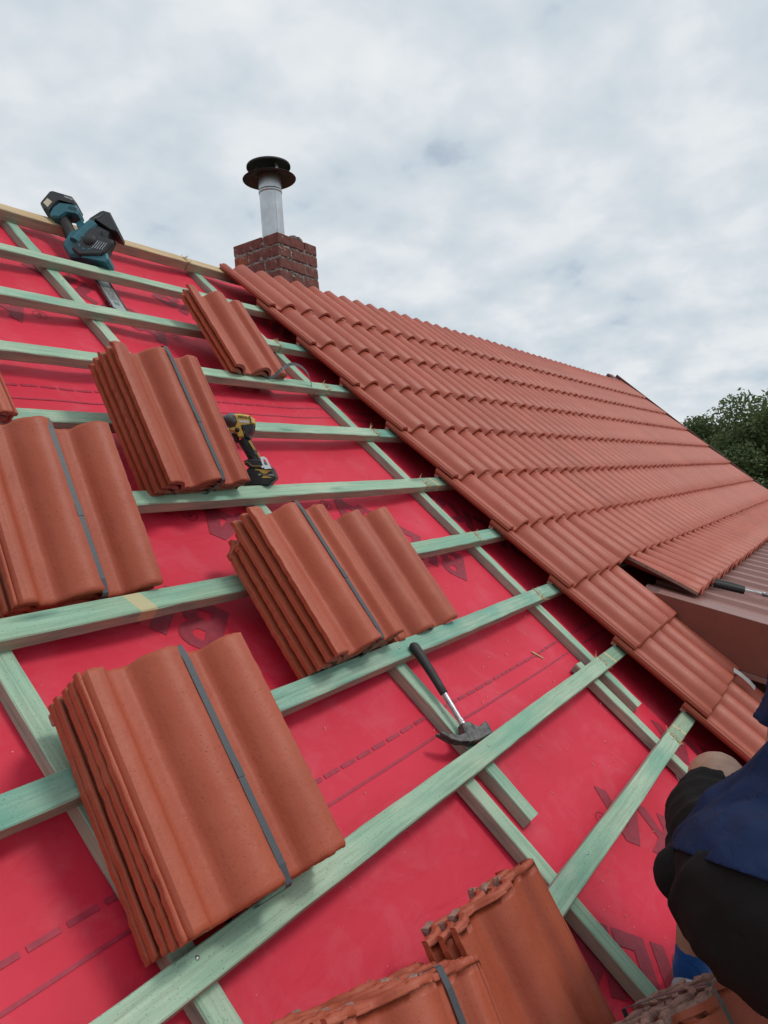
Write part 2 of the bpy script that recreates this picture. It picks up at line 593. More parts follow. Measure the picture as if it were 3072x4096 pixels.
# ------------------------------------------------------------------ ground
g = MB()
g.add([(-2500, -2500, 0), (2500, -2500, 0), (2500, 2500, 0), (-2500, 2500, 0)], [(0, 1, 2, 3)])


def mat_ground():
    m, t, b = new_mat('meadow')
    mp = coords(t)
    n = noise_n(t, mp, 0.15, 8, 0.6)
    r = ramp(t, [(0.3, (0.05, 0.075, 0.022)), (0.6, (0.085, 0.105, 0.035)), (0.75, (0.14, 0.12, 0.06))]); L(t, n, 0, r, 0)
    L(t, r, 0, b, 'Base Color')
    b.inputs['Roughness'].default_value = 0.95
    bump(t, b, noise_n(t, mp, 6, 5), 0.6, 0.05)
    return m


M['ground'] = mat_ground()
go = build(g, 'ground', 'ground')
go['kind'] = 'structure'

# ------------------------------------------------------------------ the house and its roof
U_L, U_R = -2.2, 10.05
V_EAVE, V_RIDGE = -1.75, 2.985
house = empty('house', 'house roof half covered in red tiles, half bare red membrane with green battens', 'house', ROOF)
RINV = ROOF.inverted()

CBS = [-1.20, -0.232, 0.734, 1.690, 2.664]


def sag(u, v):
    """height of the draped membrane over the flat roof plane"""
    d = min(abs(u - (c + 0.024)) for c in CBS + [3.63, 4.6, 5.56, 6.53, 7.5, 8.46, 9.4])
    k = min(1.0, max(0.0, (d - 0.03) / 0.25))
    k = k * k * (3 - 2 * k)
    z = 0.006 - 0.012 * k
    z += k * (0.006 * noise.noise((u * 1.6, v * 1.1, 0.3)) + 0.0012 * noise.noise((u * 5.0, v * 2.6, 4.3)))
    # loose folds where the sheet hangs between the fixings
    z += k * 0.004 * max(0.0, noise.noise((u * 1.2 - v * 1.1, (u + v) * 6.0, 9.1)))
    z += 0.010 * max(0.0, (v - 2.66) / 0.33) ** 2 * (1 + noise.noise((u * 2.6, 0, 7)))
    return z


def grid(u0, u1, v0, v1, du, dv, fn):
    nu = max(1, int(round((u1 - u0) / du))); nv = max(1, int(round((v1 - v0) / dv)))
    vs = [(u0 + (u1 - u0) * i / nu, v0 + (v1 - v0) * j / nv) for j in range(nv + 1) for i in range(nu + 1)]
    vs = [(a, b_, fn(a, b_)) for a, b_ in vs]
    fs = [(j * (nu + 1) + i, j * (nu + 1) + i + 1, (j + 1) * (nu + 1) + i + 1, (j + 1) * (nu + 1) + i) for j in range(nv) for i in range(nu)]
    return vs, fs


mm = MB()
vs, fs = grid(U_L, 4.3, V_EAVE, V_RIDGE, 0.025, 0.025, sag)
mm.add(vs, fs, 0, True)
vs, fs = grid(4.3, U_R, V_EAVE, V_RIDGE, 0.12, 0.12, lambda a, b_: sag(a, b_) if a < 4.31 else 0.0)
mm.add(vs, fs, 0, True)
membrane = build(mm, 'membrane', 'membrane', house)

# the sheet folded over the ridge, and the far slope
rid = (ROOF @ Vector((0, V_RIDGE, 0.006)))


def wpt(x, y, z):
    return RINV @ Vector((x, y, z))


bk = MB()
ylen = (V_RIDGE - V_EAVE) * cos(PITCH); zlen = (V_RIDGE - V_EAVE) * sin(PITCH)
A_ = [wpt(U_L, rid.y + 0.004, rid.z), wpt(U_R, rid.y + 0.004, rid.z), wpt(U_R, rid.y + ylen, rid.z - zlen), wpt(U_L, rid.y + ylen, rid.z - zlen)]
bk.add(A_, [(0, 1, 2, 3)])
build(bk, 'membrane', 'membrane', house)

# walls below
e0 = ROOF @ Vector((0, V_EAVE, 0))
wl = MB()
y0w, y1w = e0.y + 0.25, rid.y + ylen - 0.25
zt = e0.z + 0.12
pr = [(y0w, 0.0), (y1w, 0.0), (y1w, zt), (rid.y, rid.z - 0.25), (y0w, zt)]
V8 = [RINV @ Vector((x, y, z)) for x in (U_L + 0.15, U_R - 0.15) for y, z in pr]
wl.add(V8, [(0, 1, 2, 3, 4)[::-1], (5, 6, 7, 8, 9), (0, 1, 6, 5), (1, 2, 7, 6), (2, 3, 8, 7), (3, 4, 9, 8), (4, 0, 5, 9)])
build(wl, 'wall', 'plaster', house)

# ------------------------------------------------------------------ print on the membrane
DIRA = radians(-46.8)
TD = Vector((cos(DIRA), sin(DIRA))); TU = Vector((-sin(DIRA), cos(DIRA)))


def arc(cx, cy, rx, ry, a0, a1, n=8):
    return [(cx + rx * cos(a0 + (a1 - a0) * i / n), cy + ry * sin(a0 + (a1 - a0) * i / n)) for i in range(n + 1)]


H = 0.16
GLY = {
    'B': ([[(0, 0), (0.066, 0)] + arc(0.068, 0.046, 0.048, 0.046, -pi / 2, pi / 3.2) + arc(0.062, 0.119, 0.045, 0.041, -pi / 3.2, pi / 2) + [(0, H)],
           [(0.042, 0.030)] + [(0.042, 0.062)] + arc(0.062, 0.046, 0.014, 0.016, pi / 2, -pi / 2, 6),
           [(0.042, 0.098)] + [(0.042, 0.130)] + arc(0.060, 0.114, 0.013, 0.016, pi / 2, -pi / 2, 6)], 0.0),
    'I': ([[(0, 0), (0.043, 0), (0.043, H), (0, H)]], 0.127),
    'L': ([[(0, 0), (0.098, 0), (0.098, 0.040), (0.043, 0.040), (0.043, H), (0, H)]], 0.192),
    'K': ([[(0, 0), (0.043, 0), (0.043, 0.058), (0.056, 0.072), (0.090, 0), (0.140, 0), (0.085, 0.100), (0.136, H), (0.084, H), (0.043, 0.106), (0.043, H), (0, H)]], 0.302),
    'A': ([[(0, 0), (0.046, 0), (0.058, 0.034), (0.106, 0.034), (0.118, 0), (0.164, 0), (0.106, H), (0.058, H)],
           [(0.070, 0.066), (0.082, 0.112), (0.094, 0.066)]], 0.425),
}


def letter_mesh(key):
    loops, x0 = GLY[key]
    pts = [Vector((p[0] + x0, p[1], 0)) for lp in loops for p in lp]
    tri = tessellate_polygon([[Vector((p[0] + x0, p[1], 0)) for p in lp] for lp in loops])
    bm = bmesh.new()
    vs_ = [bm.verts.new(p) for p in pts]
    for tr in tri:
        try:
            bm.faces.new([vs_[i] for i in tr])
        except ValueError:
            pass
    for _ in range(4):
        long_e = [e for e in bm.edges if e.calc_length() > 0.022]
        if not long_e:
            break
        bmesh.ops.subdivide_edges(bm, edges=long_e, cuts=1)
        bmesh.ops.triangulate(bm, faces=bm.faces[:])
    v = [x.co.copy() for x in bm.verts]
    bm.verts.index_update()
    f = [tuple(x.index for x in fc.verts) for fc in bm.faces]
    bm.free()
    return v, f


LETTERS = {k: letter_mesh(k) for k in GLY}
REG = text_mesh('R', 0.030, 0.0006)
REGV = [v.co.copy() for v in REG.vertices]; REGF = [tuple(p.vertices) for p in REG.polygons]


def print_logo(su, sv, rev):
    s = -1.0 if rev else 1.0
    def mp(x, y):
        p = Vector((su, sv)) + s * (TD * x + TU * y)
        return (p.x, p.y, sag(p.x, p.y) + 0.0016)
    for k in 'BILKA':
        v, f = LETTERS[k]
        b_ = MB()
        b_.add([mp(q.x, q.y) for q in v], [fc if True else fc for fc in f])
        build(b_, 'printed_letter', 'print', membrane)
    # registered mark
    b_ = MB()
    cx, cy = 0.600, 0.118
    ring = []
    n = 28
    for i in range(n):
        a = 2 * pi * i / n
        ring += [(cx + 0.0245 * cos(a), cy + 0.0245 * sin(a)), (cx + 0.0215 * cos(a), cy + 0.0215 * sin(a))]
    b_.add([mp(*q) for q in ring], [(2 * i, 2 * ((i + 1) % n), 2 * ((i + 1) % n) + 1, 2 * i + 1) for i in range(n)])
    b_.add([mp(cx + q.x, cy + q.y) for q in REGV], REGF)
    build(b_, 'printed_mark', 'print', membrane)


for su in (1.04, 1.638, 2.238, 2.84):
    print_logo(su, 2.62, False)
for su in (1.345, 1.968, 2.591, 3.2):
    print_logo(su, 0.875, True)
for su in (1.883, 2.506, 3.13):
    print_logo(su, -0.436, True)


def strip(mb, u0, u1, v, w, zoff=0.0016, du=0.05):
    n = max(1, int((u1 - u0) / du))
    vs_ = []
    for i in range(n + 1):
        u = u0 + (u1 - u0) * i / n
        vs_ += [(u, v - w / 2, sag(u, v) + zoff), (u, v + w / 2, sag(u, v) + zoff)]
    mb.add(vs_, [(2 * i, 2 * i + 2, 2 * i + 3, 2 * i + 1) for i in range(n)])


for vd, vs_ in ((0.404, 0.349), (1.822, 1.757)):
    dm = MB()
    u = -0.5
    while u < 4.2:
        strip(dm, u, u + 0.050, vd, 0.0095)
        u += 0.0607
    o = build(dm, 'printed_dashes', 'print_line', membrane)
    o['kind'] = 'stuff'
    sm_ = MB()
    strip(sm_, -0.5, 4.2, vs_, 0.0062, 0.0016, 0.03)
    build(sm_, 'printed_line', 'print_line', membrane)


# ------------------------------------------------------------------ battens
def bar(length, w, h, ch=0.0025, jit=0.0007, ends=(0, 0), step=0.06, bow=0.0):
    """a sawn batten, local x along its length from 0, y across, z up; ends = raggedness of each end"""
    n = max(2, int(length / step))
    sec = [(-w / 2 + ch, 0), (w / 2 - ch, 0), (w / 2, ch), (w / 2, h - ch), (w / 2 - ch, h), (-w / 2 + ch, h), (-w / 2, h - ch), (-w / 2, ch)]
    mb = MB()
    vs_, fs_ = [], []
    ph = random.random() * 6
    for i in range(n + 1):
        x = length * i / n
        by = bow * sin(pi * x / length + 0.2)
        wob = 0.0008 * sin(x * 7 + ph)
        for k, (y, z) in enumerate(sec):
            xx = x
            if i == 0 and ends[0]:
                xx += random.uniform(-ends[0], ends[0])
            if i == n and ends[1]:
                xx += random.uniform(-ends[1], ends[1])
            vs_.append((xx, y + by + wob + random.uniform(-jit, jit), z + random.uniform(-jit, jit)))
    for i in range(n):
        for k in range(8):
            a, b_ = i * 8 + k, i * 8 + (k + 1) % 8
            fs_.append((a, b_, b_ + 8, a + 8)[::-1])
    fs_.append(tuple(range(8)))
    fs_.append(tuple(range(n * 8, n * 8 + 8))[::-1])
    mb.add([Vector(v) for v in vs_], [f[::-1] for f in fs_])
    return mb


NAIL = MB()
NAIL.lathe([(0.0, 0.0012), (0.0032, 0.0010), (0.0038, 0.0), (0.0038, -0.001)], 10)
NAIL_ME = NAIL.mesh('nail'); NAIL_ME.materials.append(M['nail'])


def nail(parent, x, y, z):
    o = link('nail', NAIL_ME, 'nail', parent, T(x, y, z))
    return o


def splinters(parent, x, w, h, n=9, ln=0.02):
    mb = MB()
    for i in range(n):
        y = random.uniform(-w / 2, w / 2)
        z = random.choice((h, h * random.random(), h))
        l = ln * random.uniform(0.4, 1.2)
        p0 = Vector((x - 0.006, y, z - 0.001))
        d = Vector((random.uniform(0.2, 1.0), random.uniform(-0.7, 0.5), random.uniform(-0.4, 0.6))).normalized()
        p1 = p0 + d * l * 0.5 + Vector((0, random.uniform(-.003, .003), 0))
        p2 = p0 + d * l
        mb.tube([p0, p1, p2], [0.0015, 0.0012, 0.0004], 4)
    o = build(mb, 'splinters', 'splinter', parent)
    o['kind'] = 'stuff'
    return o


BW, BH, NB = 0.054, 0.034, 0.039
BV = [2.554, 2.214, 1.877, 1.547, 1.209, 0.880, 0.550, 0.211, -0.120, -0.455, -0.79, -1.12, -1.45]
ENDU = [None, 2.672, 2.700, 2.715, 2.690, 2.668, 2.680, 2.640, 2.600]
WM = ['wood_pale', 'wood', 'wood_pale', 'wood', 'wood_pale', 'wood', 'wood_teal', 'wood_pale', 'wood', 'wood', 'wood', 'wood', 'wood']
M['wood_band'] = mat_wood('treated_wood_marked', GREEN, (0.33, 0.45, 0.31), TEAL, band=(3.215, 0.022))
M['wood_band2'] = mat_wood('treated_wood_banded', (0.19, 0.35, 0.25), (0.34, 0.43, 0.30), TEAL, band=(0.085, 0.008))
WM[5] = 'wood_band'
for k, v in enumerate(BV):
    yc = v + BW / 2
    if k < 9 and ENDU[k]:
        e = ENDU[k]
        bl = bar(e + 2.15, BW, BH, ends=(0.002, 0.004))
        o = build(bl, 'batten', WM[k], house, T(-2.15, yc, NB))
        for cu in CBS[1:]:
            nail(o, cu + 0.024 + 2.15 + random.uniform(-.012, .008), random.uniform(-.012, .012), BH + 0.0006)
        nail(o, e + 2.15 - 0.02, random.uniform(-.01, .012), BH + 0.0006)
        splinters(o, e + 2.15, BW, BH, 30, 0.030)
        r_ = bar(U_R - e - 0.004, BW, BH, ends=(0.004, 0.002), step=0.12)
        wm2 = 'wood_band2' if k in (7, 8, 4) else 'wood_teal'
        o2 = build(r_, 'batten', wm2, house, T(e + 0.004, yc + random.uniform(-.003, .003), NB - 0.0008))
        nail(o2, 0.03, 0.008, BH + 0.0006)
        splinters(o2, 0.012, BW, BH, 7, 0.014)
    else:
        o = build(bar(U_R + 2.15, BW, BH, step=0.08), 'batten', WM[k], house, T(-2.15, yc, NB))
        for cu in CBS[1:]:
            nail(o, cu + 0.024 + 2.15 + random.uniform(-.012, .008), random.uniform(-.012, .012), BH + 0.0006)
# the uppermost batten is untreated pine
o = build(bar(2.60 + 2.15, 0.058, 0.046, ends=(0.002, 0.004)), 'ridge_batten', 'pine', house, T(-2.15, 2.904 + 0.029, 0.036))
splinters(o, 2.60 + 2.15, 0.058, 0.046, 26, 0.03)
o = build(bar(U_R - 2.604, 0.058, 0.046, ends=(0.003, 0.002), step=0.12), 'ridge_batten', 'pine', house, T(2.604, 2.904 + 0.029, 0.0352))
splinters(o, 0.01, 0.058, 0.046, 10, 0.02)

# counter battens (local x runs up the slope)
CH_ = 0.0335


def counter(u, v0, v1, w=0.048, mat='wood', skew=0.0, cut=0.002):
    o = build(bar(v1 - v0, w, CH_, ends=(cut, cut)), 'counter_batten', mat, house, T(u + w / 2, v0, 0.0055) @ RZ(pi / 2 + skew))
    for i in range(3):
        nail(o, (v1 - v0) * (0.12 + 0.36 * i) + random.uniform(-.04, .04), random.uniform(-.008, .008), CH_ + 0.0005)
    return o


counter(-1.20, V_EAVE, 2.95)
counter(-0.232, V_EAVE, 2.95)
counter(0.734, V_EAVE, 2.95, mat='wood_pale')
counter(1.680, 0.052, 2.955, mat='wood', skew=-0.0065)
counter(1.5704, V_EAVE, 0.262, mat='wood_pale')
counter(2.655, 0.053, 2.955, w=0.048, mat='wood', skew=-0.002)
counter(2.541, V_EAVE, 0.292, w=0.046, mat='wood')
for uu in (3.63, 4.6, 5.56, 6.53, 7.5, 8.46, 9.4):
    counter(uu, V_EAVE, 2.95)


# ------------------------------------------------------------------ roof tile
TW, TL, TT, AMP = 0.335, 0.42, 0.0150, 0.045


def hump(d):
    w = 0.057 if d < 0 else 0.048          # the left flank is gentle, the right one steep
    d = abs(d) / w
    return AMP * cos(pi / 2 * d) ** 0.55 if d < 1 else 0.0


def roll_h(x):
    h = max(hump(x - 0.168), hump(x - 0.318))
    if x < 0.09:
        h = max(h, min(0.0225, hump(x - 0.018)))
    return h


def prof_pts():
    xs = [0.0120, 0.0130, 0.0170, 0.0183, 0.0198, 0.0225, 0.0250, 0.0265, 0.0285, 0.0330, 0.0350, 0.0375]
    x = 0.042
    while x < TW - 0.002:
        xs.append(x); x += 0.0065
    xs += [TW - 0.001, TW]
    out = []
    for x in xs:
        hs = sum(roll_h(min(TW, max(0.0, x + d))) for d in (-0.006, -0.003, 0, 0.003, 0.006)) / 5
        rib = 0.0
        if x < 0.0355:
            hs = 0.0
            if x < 0.0184:
                rib = 0.0165 if x > 0.0125 else 0.0135        # outer lip
            elif x < 0.0257:
                rib = 0.0015                                   # water channel
            else:
                rib = 0.0215                                   # inner rib
        out.append((x, hs, rib))
    return out


PROF = prof_pts()


def tile_mesh(name, rows, jit=0.0, seed=0, cutline=None, chip=None, lumps=False):
    """x across (interlock ribs at x = 0), y from nose (0) to head (TL), z up; slot 0 coloured, slot 1 raw concrete"""
    rnd = random.Random(seed)
    mb = MB()
    n = len(PROF)
    ph = rnd.random() * 9
    def P(i, j, top):
        x, hs, rib = PROF[i]
        y = rows[j]
        z = (hs + TT + rib) if top else hs
        if not top and x < 0.037:
            z = hs + TT + rib - (0.0105 if x < 0.03 else 0.014)
        if not top and x > TW - 0.008:
            z += 0.0035
        if top and j == 0:
            z -= 0.0045
        if jit:
            e = 0.0
            if i in (0, n - 1):
                e = (noise.noise((y * 410 + seed * 3.1, i, ph)) * 1.5) * jit
            x += e
            if j in (0, len(rows) - 1):
                y += (noise.noise((x * 60, j + ph, seed)) + 0.7 * noise.noise((x * 330, j + ph, seed))) * jit * 1.6
                z += noise.noise((x * 120, j + ph + 3, seed)) * jit * 0.7
            else:
                z += noise.noise((x * 30, y * 30, ph)) * jit * 0.5
            if chip and top is not None:
                for cx, cy, cr in chip:
                    d = sqrt((x - cx) ** 2 + (y - cy) ** 2)
                    if d < cr:
                        y -= (cr - d) * 0.8 * (1 if cy > TL / 2 else -1)
        return (x, y, z)
    m = len(rows)
    vt = [P(i, j, True) for j in range(m) for i in range(n)]
    vb = [P(i, j, False) for j in range(m) for i in range(n)]
    if cutline:
        def cut(p):
            y = p[1]
            xc = cutline[0] + (cutline[1] - cutline[0]) * y / TL
            if p[0] >= xc:
                return p
            return (xc, p[1], roll_h(xc) + (TT if top_ else 0.0))
        top_ = True
        vt = [cut(p) for p in vt]
        top_ = False
        vb = [cut(p) for p in vb]
    o = len(vt)
    top_f = [(j * n + i, j * n + i + 1, (j + 1) * n + i + 1, (j + 1) * n + i) for j in range(m - 1) for i in range(n - 1)]
    bot_f = [(o + j * n + i, o + (j + 1) * n + i, o + (j + 1) * n + i + 1, o + j * n + i + 1) for j in range(m - 1) for i in range(n - 1)]
    nose_f = [(i, o + i, o + i + 1, i + 1) for i in range(n - 1)]
    k = (m - 1) * n
    head_f = [(k + i, k + i + 1, o + k + i + 1, o + k + i) for i in range(n - 1)]
    left_f = [(j * n, (j + 1) * n, o + (j + 1) * n, o + j * n) for j in range(m - 1)]
    right_f = [(j * n + n - 1, o + j * n + n - 1, o + (j + 1) * n + n - 1, (j + 1) * n + n - 1) for j in range(m - 1)]
    mb.add(vt + vb, top_f + nose_f + left_f + right_f, 0, False)
    if cutline:
        for q in range(len(top_f) + len(nose_f), len(top_f) + len(nose_f) + len(left_f)):
            mb.m[q] = 1
    mb.f += bot_f + head_f; mb.m += [0] * len(bot_f) + [1] * len(head_f); mb.smooth += [True] * len(bot_f) + [False] * len(head_f)
    for q in range(len(top_f)):
        mb.smooth[q] = True
    # hanging lugs under the head
    for lx in (0.026, 0.093, 0.243):
        mb.box((lx + 0.012, TL - 0.014, TT * 0 - 0.010 + (0.012 if lx < 0.05 else 0.0)), (0.032, 0.022, 0.024), mi=1, ch=0.003)
    if lumps:
        for lx, lz in ((0.10, -0.008), (0.245, -0.007)):
            mb.box((lx + rnd.uniform(-.01, .01), 0.008 + rnd.uniform(-.003, .003), lz + 0.004), (0.026, 0.022, 0.018), RZ(rnd.uniform(-.5, .5)), mi=1 if lz < 0 else 0, ch=0.005, jit=0.002)
    return mb.mesh(name)


ROWS_LAID = [0.0, 0.006, 0.14, 0.28, TL]
LAID = tile_mesh('roof_tile', ROWS_LAID)
LAID.materials.append(M['tile']); LAID.materials.append(M['raw'])
LAID_CUT = tile_mesh('roof_tile_cut', [0.0, 0.006, 0.07, 0.14, 0.21, 0.28, 0.35, TL], 0.001, 5, cutline=(0.118, 0.150))
LAID_CUT.materials.append(M['tile']); LAID_CUT.materials.append(M['raw'])
for me_ in (LAID, LAID_CUT):
    pass
GAUGE = 0.3339
U_T, V_T = 2.824, 2.536
N_HEAD, N_NOSE = 0.0735, 0.1010
TILT = -math.asin((N_NOSE - N_HEAD) / TL)
DORM_X = 3.475
# course 7 right of the gap rides up on the dormer sheet
yN, zN = -0.015, 0.300 + 0.29 * -0.015 + 0.001
pN = RINV @ Vector((0, yN, zN + Z0))
vh = V_T - GAUGE * 7 + TL
nh = N_HEAD + 0.004
tl7 = math.atan2(nh - pN.z, vh - pN.y)
N6 = pN.z + (nh - pN.z) * ((V_T - GAUGE * 6 - pN.y) / (vh - pN.y)) + TT + 0.003
ntile = 24
for k in range(0, 13):
    vn = V_T - GAUGE * k
    for i in range(ntile):
        u = U_T + 0.30 * i
        if k >= 8 and u > 3.2:
            break
        if k == 7 and u > 3.2:
            continue
        tt, nn = TILT, N_NOSE
        if k == 6 and u > DORM_X - 0.10:          # these rest on the tiles that ride up on the dormer sheet
            nn = N6
            tt = -math.asin((nn - N_HEAD) / TL)
        o = link('roof_tile', LAID, 'tile', house, T(u + random.uniform(-.0012, .0012), vn + random.uniform(-.0025, .0025), nn + random.uniform(0, .001)) @ RX(tt + random.uniform(-.002, .002)) @ RZ(random.uniform(-.003, .003)))
for i in range(21):
    u = DORM_X - 0.004 + 0.30 * i
    o = link('roof_tile', LAID_CUT if i == 0 else LAID, 'tile', house, T(u, pN.y + random.uniform(-.004, .004), pN.z) @ RX(tl7) @ RZ(random.uniform(-.003, .003)))
# verge board at the far gable
vb = MB()
vb.box((U_R + 0.055, (V_EAVE + 3.06) / 2, 0.06), (0.022, 3.06 - V_EAVE, 0.20), ch=0.003)
M['verge'] = plain('verge_board', (0.13, 0.035, 0.028), 0.6)
build(vb, 'verge_board', 'verge', house)
vb = MB()
vb.prism([(0, 0), (0.30, -0.13), (0.30, -0.16), (-0.02, -0.03), (-0.22, -0.22), (-0.24, -0.20)], U_R - 0.04, U_R + 0.02)
# end piece of the ridge at the gable, standing just proud of the tiles
P_r = ROOF @ Vector((0, 3.03, 0.10))
re_ = MB()
ry, rz = rid.y, rid.z + 0.165
tri = [(ry - 0.15, rz - 0.155), (ry, rz), (ry + 0.15, rz - 0.155), (ry + 0.13, rz - 0.175), (ry, rz - 0.035), (ry - 0.13, rz - 0.175)]
xa, xb = 9.86, 10.08
V6 = [RINV @ Vector((x, y, z)) for x in (xa, xb) for y, z in tri]
re_.add(V6, [(0, 1, 2, 3, 4, 5), (11, 10, 9, 8, 7, 6)] + [(i, 6 + i, 6 + (i + 1) % 6, (i + 1) % 6) for i in range(6)])
build(re_, 'ridge_cap', 'verge', house)

# ------------------------------------------------------------------ dormer with sheet-metal roof
dorm = empty('dormer', 'low dormer with brown ribbed metal roof and brown side fascia beside the tiles', 'dormer', Matrix.Translation((DORM_X, 0, Z0)))
X1 = 9.9
DS = 0.29


def dz(y):
    return 0.30 + DS * y


ms = MB()
xs = []
x = 0.0
sp_ = 0.200
while x < X1 - DORM_X:
    xs += [(x, 0.0), (x + 0.098, 0.0), (x + 0.116, 0.019), (x + 0.158, 0.019), (x + 0.176, 0.0)]
    x += sp_
ys = [0.20, -0.05, -0.3, -0.9, -1.75]
vs_ = [(a, y, dz(y) - 0.019 + h) for y in ys for a, h in xs]
n = len(xs)
ms.add(vs_, [(j * n + i, (j + 1) * n + i, (j + 1) * n + i + 1, j * n + i + 1) for j in range(len(ys) - 1) for i in range(n - 1)])
sheet = build(ms, 'metal_sheet', 'metal_roof', dorm)
sheet.modifiers.new('thick', 'SOLIDIFY').thickness = 0.0012
fa = MB()
# folded verge flashing: small top lip, tall face, light bottom flange
def slab(mb, x0, x1, ztop, zbot, y0, y1, mi=0):
    vs__ = [(x, y, dz(y) + z) for x in (x0, x1) for y in (y0, y1) for z in (zbot, ztop)]
    mb.add(vs__, [(0, 1, 3, 2), (4, 6, 7, 5), (0, 4, 5, 1), (2, 3, 7, 6), (0, 2, 6, 4), (1, 5, 7, 3)], mi)
slab(fa, -0.018, 0.0, 0.004, -0.225, 0.17, -1.8)
build(fa, 'fascia', 'fascia', dorm)
fl = MB()
slab(fl, -0.034, -0.0185, -0.226, -0.246, 0.10, -1.8)
build(fl, 'drip_flange', 'metal_roof', dorm)
tr = MB()
slab(tr, -0.019, 0.075, 0.0085, 0.0045, 0.12, -1.8)
build(tr, 'verge_trim', 'metal_roof', dorm)
cw = MB()
cw.box(((X1 - DORM_X) / 2 + 0.06, -0.85, -1.0), (X1 - DORM_X - 0.1, 1.5, 1.9))
build(cw, 'cheek_wall', 'fascia', dorm)

# ------------------------------------------------------------------ chimney
CHX, CHY, CHZ = 3.530, 2.239, 2.515
chim = empty('chimney', 'square brick chimney with crumbling mortar joints behind the tiled ridge', 'chimney', Matrix.Translation((CHX, CHY, Z0 + CHZ - 1.05)))
BRL, BRW, BRH, JT = 0.247, 0.118, 0.0625, 0.0135


def brick_me(seed, mat):
    random.seed(seed)
    b_ = MB()
    b_.box((0, 0, 0), (BRL, BRW, BRH), ch=0.004, jit=0.0013)
    me = b_.mesh('brick'); me.materials.append(M[mat])
    return me


BM = [brick_me(i, 'brick') for i in range(5)] + [brick_me(31, 'brick_red')]
S_ = BRL + JT + BRW
nc = 14
for c in range(nc):
    zc = 1.05 - (c + 0.5) * (BRH + JT) + JT / 2
    if c % 2 == 0:
        lay = [(BRL / 2, BRW / 2, 0), (S_ - BRW / 2, BRL / 2, 1), (S_ - BRL / 2, S_ - BRW / 2, 0), (BRW / 2, S_ - BRL / 2, 1)]
    else:
        lay = [(BRW / 2, BRL / 2, 1), (S_ - BRL / 2, BRW / 2, 0), (S_ - BRW / 2, S_ - BRL / 2, 1), (BRL / 2, S_ - BRW / 2, 0)]
    for q, (x, y, r) in enumerate(lay):
        me = BM[(c * 3 + q * 2) % 5] if not (c == 1 and q == 3) else BM[5]
        dr = 0.0 if c else 0.004
        link('brick', me, 'brick', chim, T(x + random.uniform(-.003, .003), y + random.uniform(-.003, .003), zc + random.uniform(-.0012, .0012)) @ RZ((pi / 2 if r else 0) + random.uniform(-.008, .008)))
# mortar bed, set back and ragged, with smears
mo = MB()
vs_, fs_ = [], []
ins = 0.0045
nz, na = 110, 26
per = []
for s in range(4):
    for i in range(na):
        t_ = i / na
        a, b_ = ins + (S_ - 2 * ins) * t_, None
        per.append([(a, ins), (S_ - ins, a), (S_ - a, S_ - ins), (ins, S_ - a)][s])
nrm = [[(0, -1), (1, 0), (0, 1), (-1, 0)][s] for s in range(4) for i in range(na)]
for j in range(nz + 1):
    z = 1.035 - 1.07 * j / nz
    for (x, y), (nx, ny) in zip(per, nrm):
        d = 0.010 * noise.noise((x * 38, y * 38, z * 55)) + 0.006 * noise.noise((x * 120, y * 120, z * 120))
        vs_.append((x + nx * d, y + ny * d, z))
K_ = len(per)
for j in range(nz):
    for i in range(K_):
        a, b_ = j * K_ + i, j * K_ + (i + 1) % K_
        fs_.append((a, a + K_, b_ + K_, b_))
mo.add(vs_, fs_)
mo.add([vs_[i] for i in range(K_)], [tuple(range(K_))])
build(mo, 'mortar', 'mortar', chim)
# broken mortar bed on the crown
cr_ = MB()
random.seed(3)
for x, y, s in ((0.17, 0.02, 0.05), (0.215, 0.025, 0.06), (0.275, 0.05, 0.05), (0.24, 0.12, 0.07), (0.12, 0.10, 0.06)):
    cr_.box((x, y, 1.052 + 0.004), (s, s * 0.8, 0.020), RZ(random.random()), ch=0.005, jit=0.004)
build(cr_, 'mortar_crumbs', 'mortar', chim)
random.seed(11)

flue = empty('flue_pipe', 'round zinc flue pipe with dark two-disc rain cowl standing in the chimney', 'flue pipe', Matrix.Translation((3.715, 2.43, Z0 + 2.25)))
p_ = MB()
p_.lathe([(0.072, 0.0), (0.072, 0.70), (0.072, 0.735), (0.069, 0.735), (0.069, 0.60)], 40)
build(p_, 'pipe', 'zinc', flue)
p_ = MB()
p_.lathe([(0.0722, 0.600), (0.0755, 0.602), (0.0755, 0.622), (0.0722, 0.624)], 40)
build(p_, 'clamp_ring', 'zinc', flue)
p_ = MB()
p_.box((-0.0300, -0.0660, 0.33), (0.004, 0.0035, 0.64), RZ(-0.43))
build(p_, 'pipe_seam', 'zinc', flue)
p_ = MB()
p_.lathe([(0.0725, 0.714), (0.120, 0.704), (0.170, 0.692), (0.171, 0.6945), (0.120, 0.7075), (0.0725, 0.7175)], 48)
build(p_, 'collar', 'cowl', flue)
p_ = MB()
p_.lathe([(0.0, 0.806), (0.10, 0.790), (0.139, 0.781), (0.141, 0.776), (0.141, 0.766), (0.138, 0.766), (0.136, 0.776), (0.10, 0.780), (0.0, 0.782)], 48)
build(p_, 'cowl_cap', 'cowl', flue)
for a in (-1.75, 0.35, 2.45):
    p_ = MB()
    p_.box((0.083 * cos(a), 0.083 * sin(a), 0.745), (0.002, 0.022, 0.075), RZ(a))
    build(p_, 'cowl_strut', 'zinc', flue)

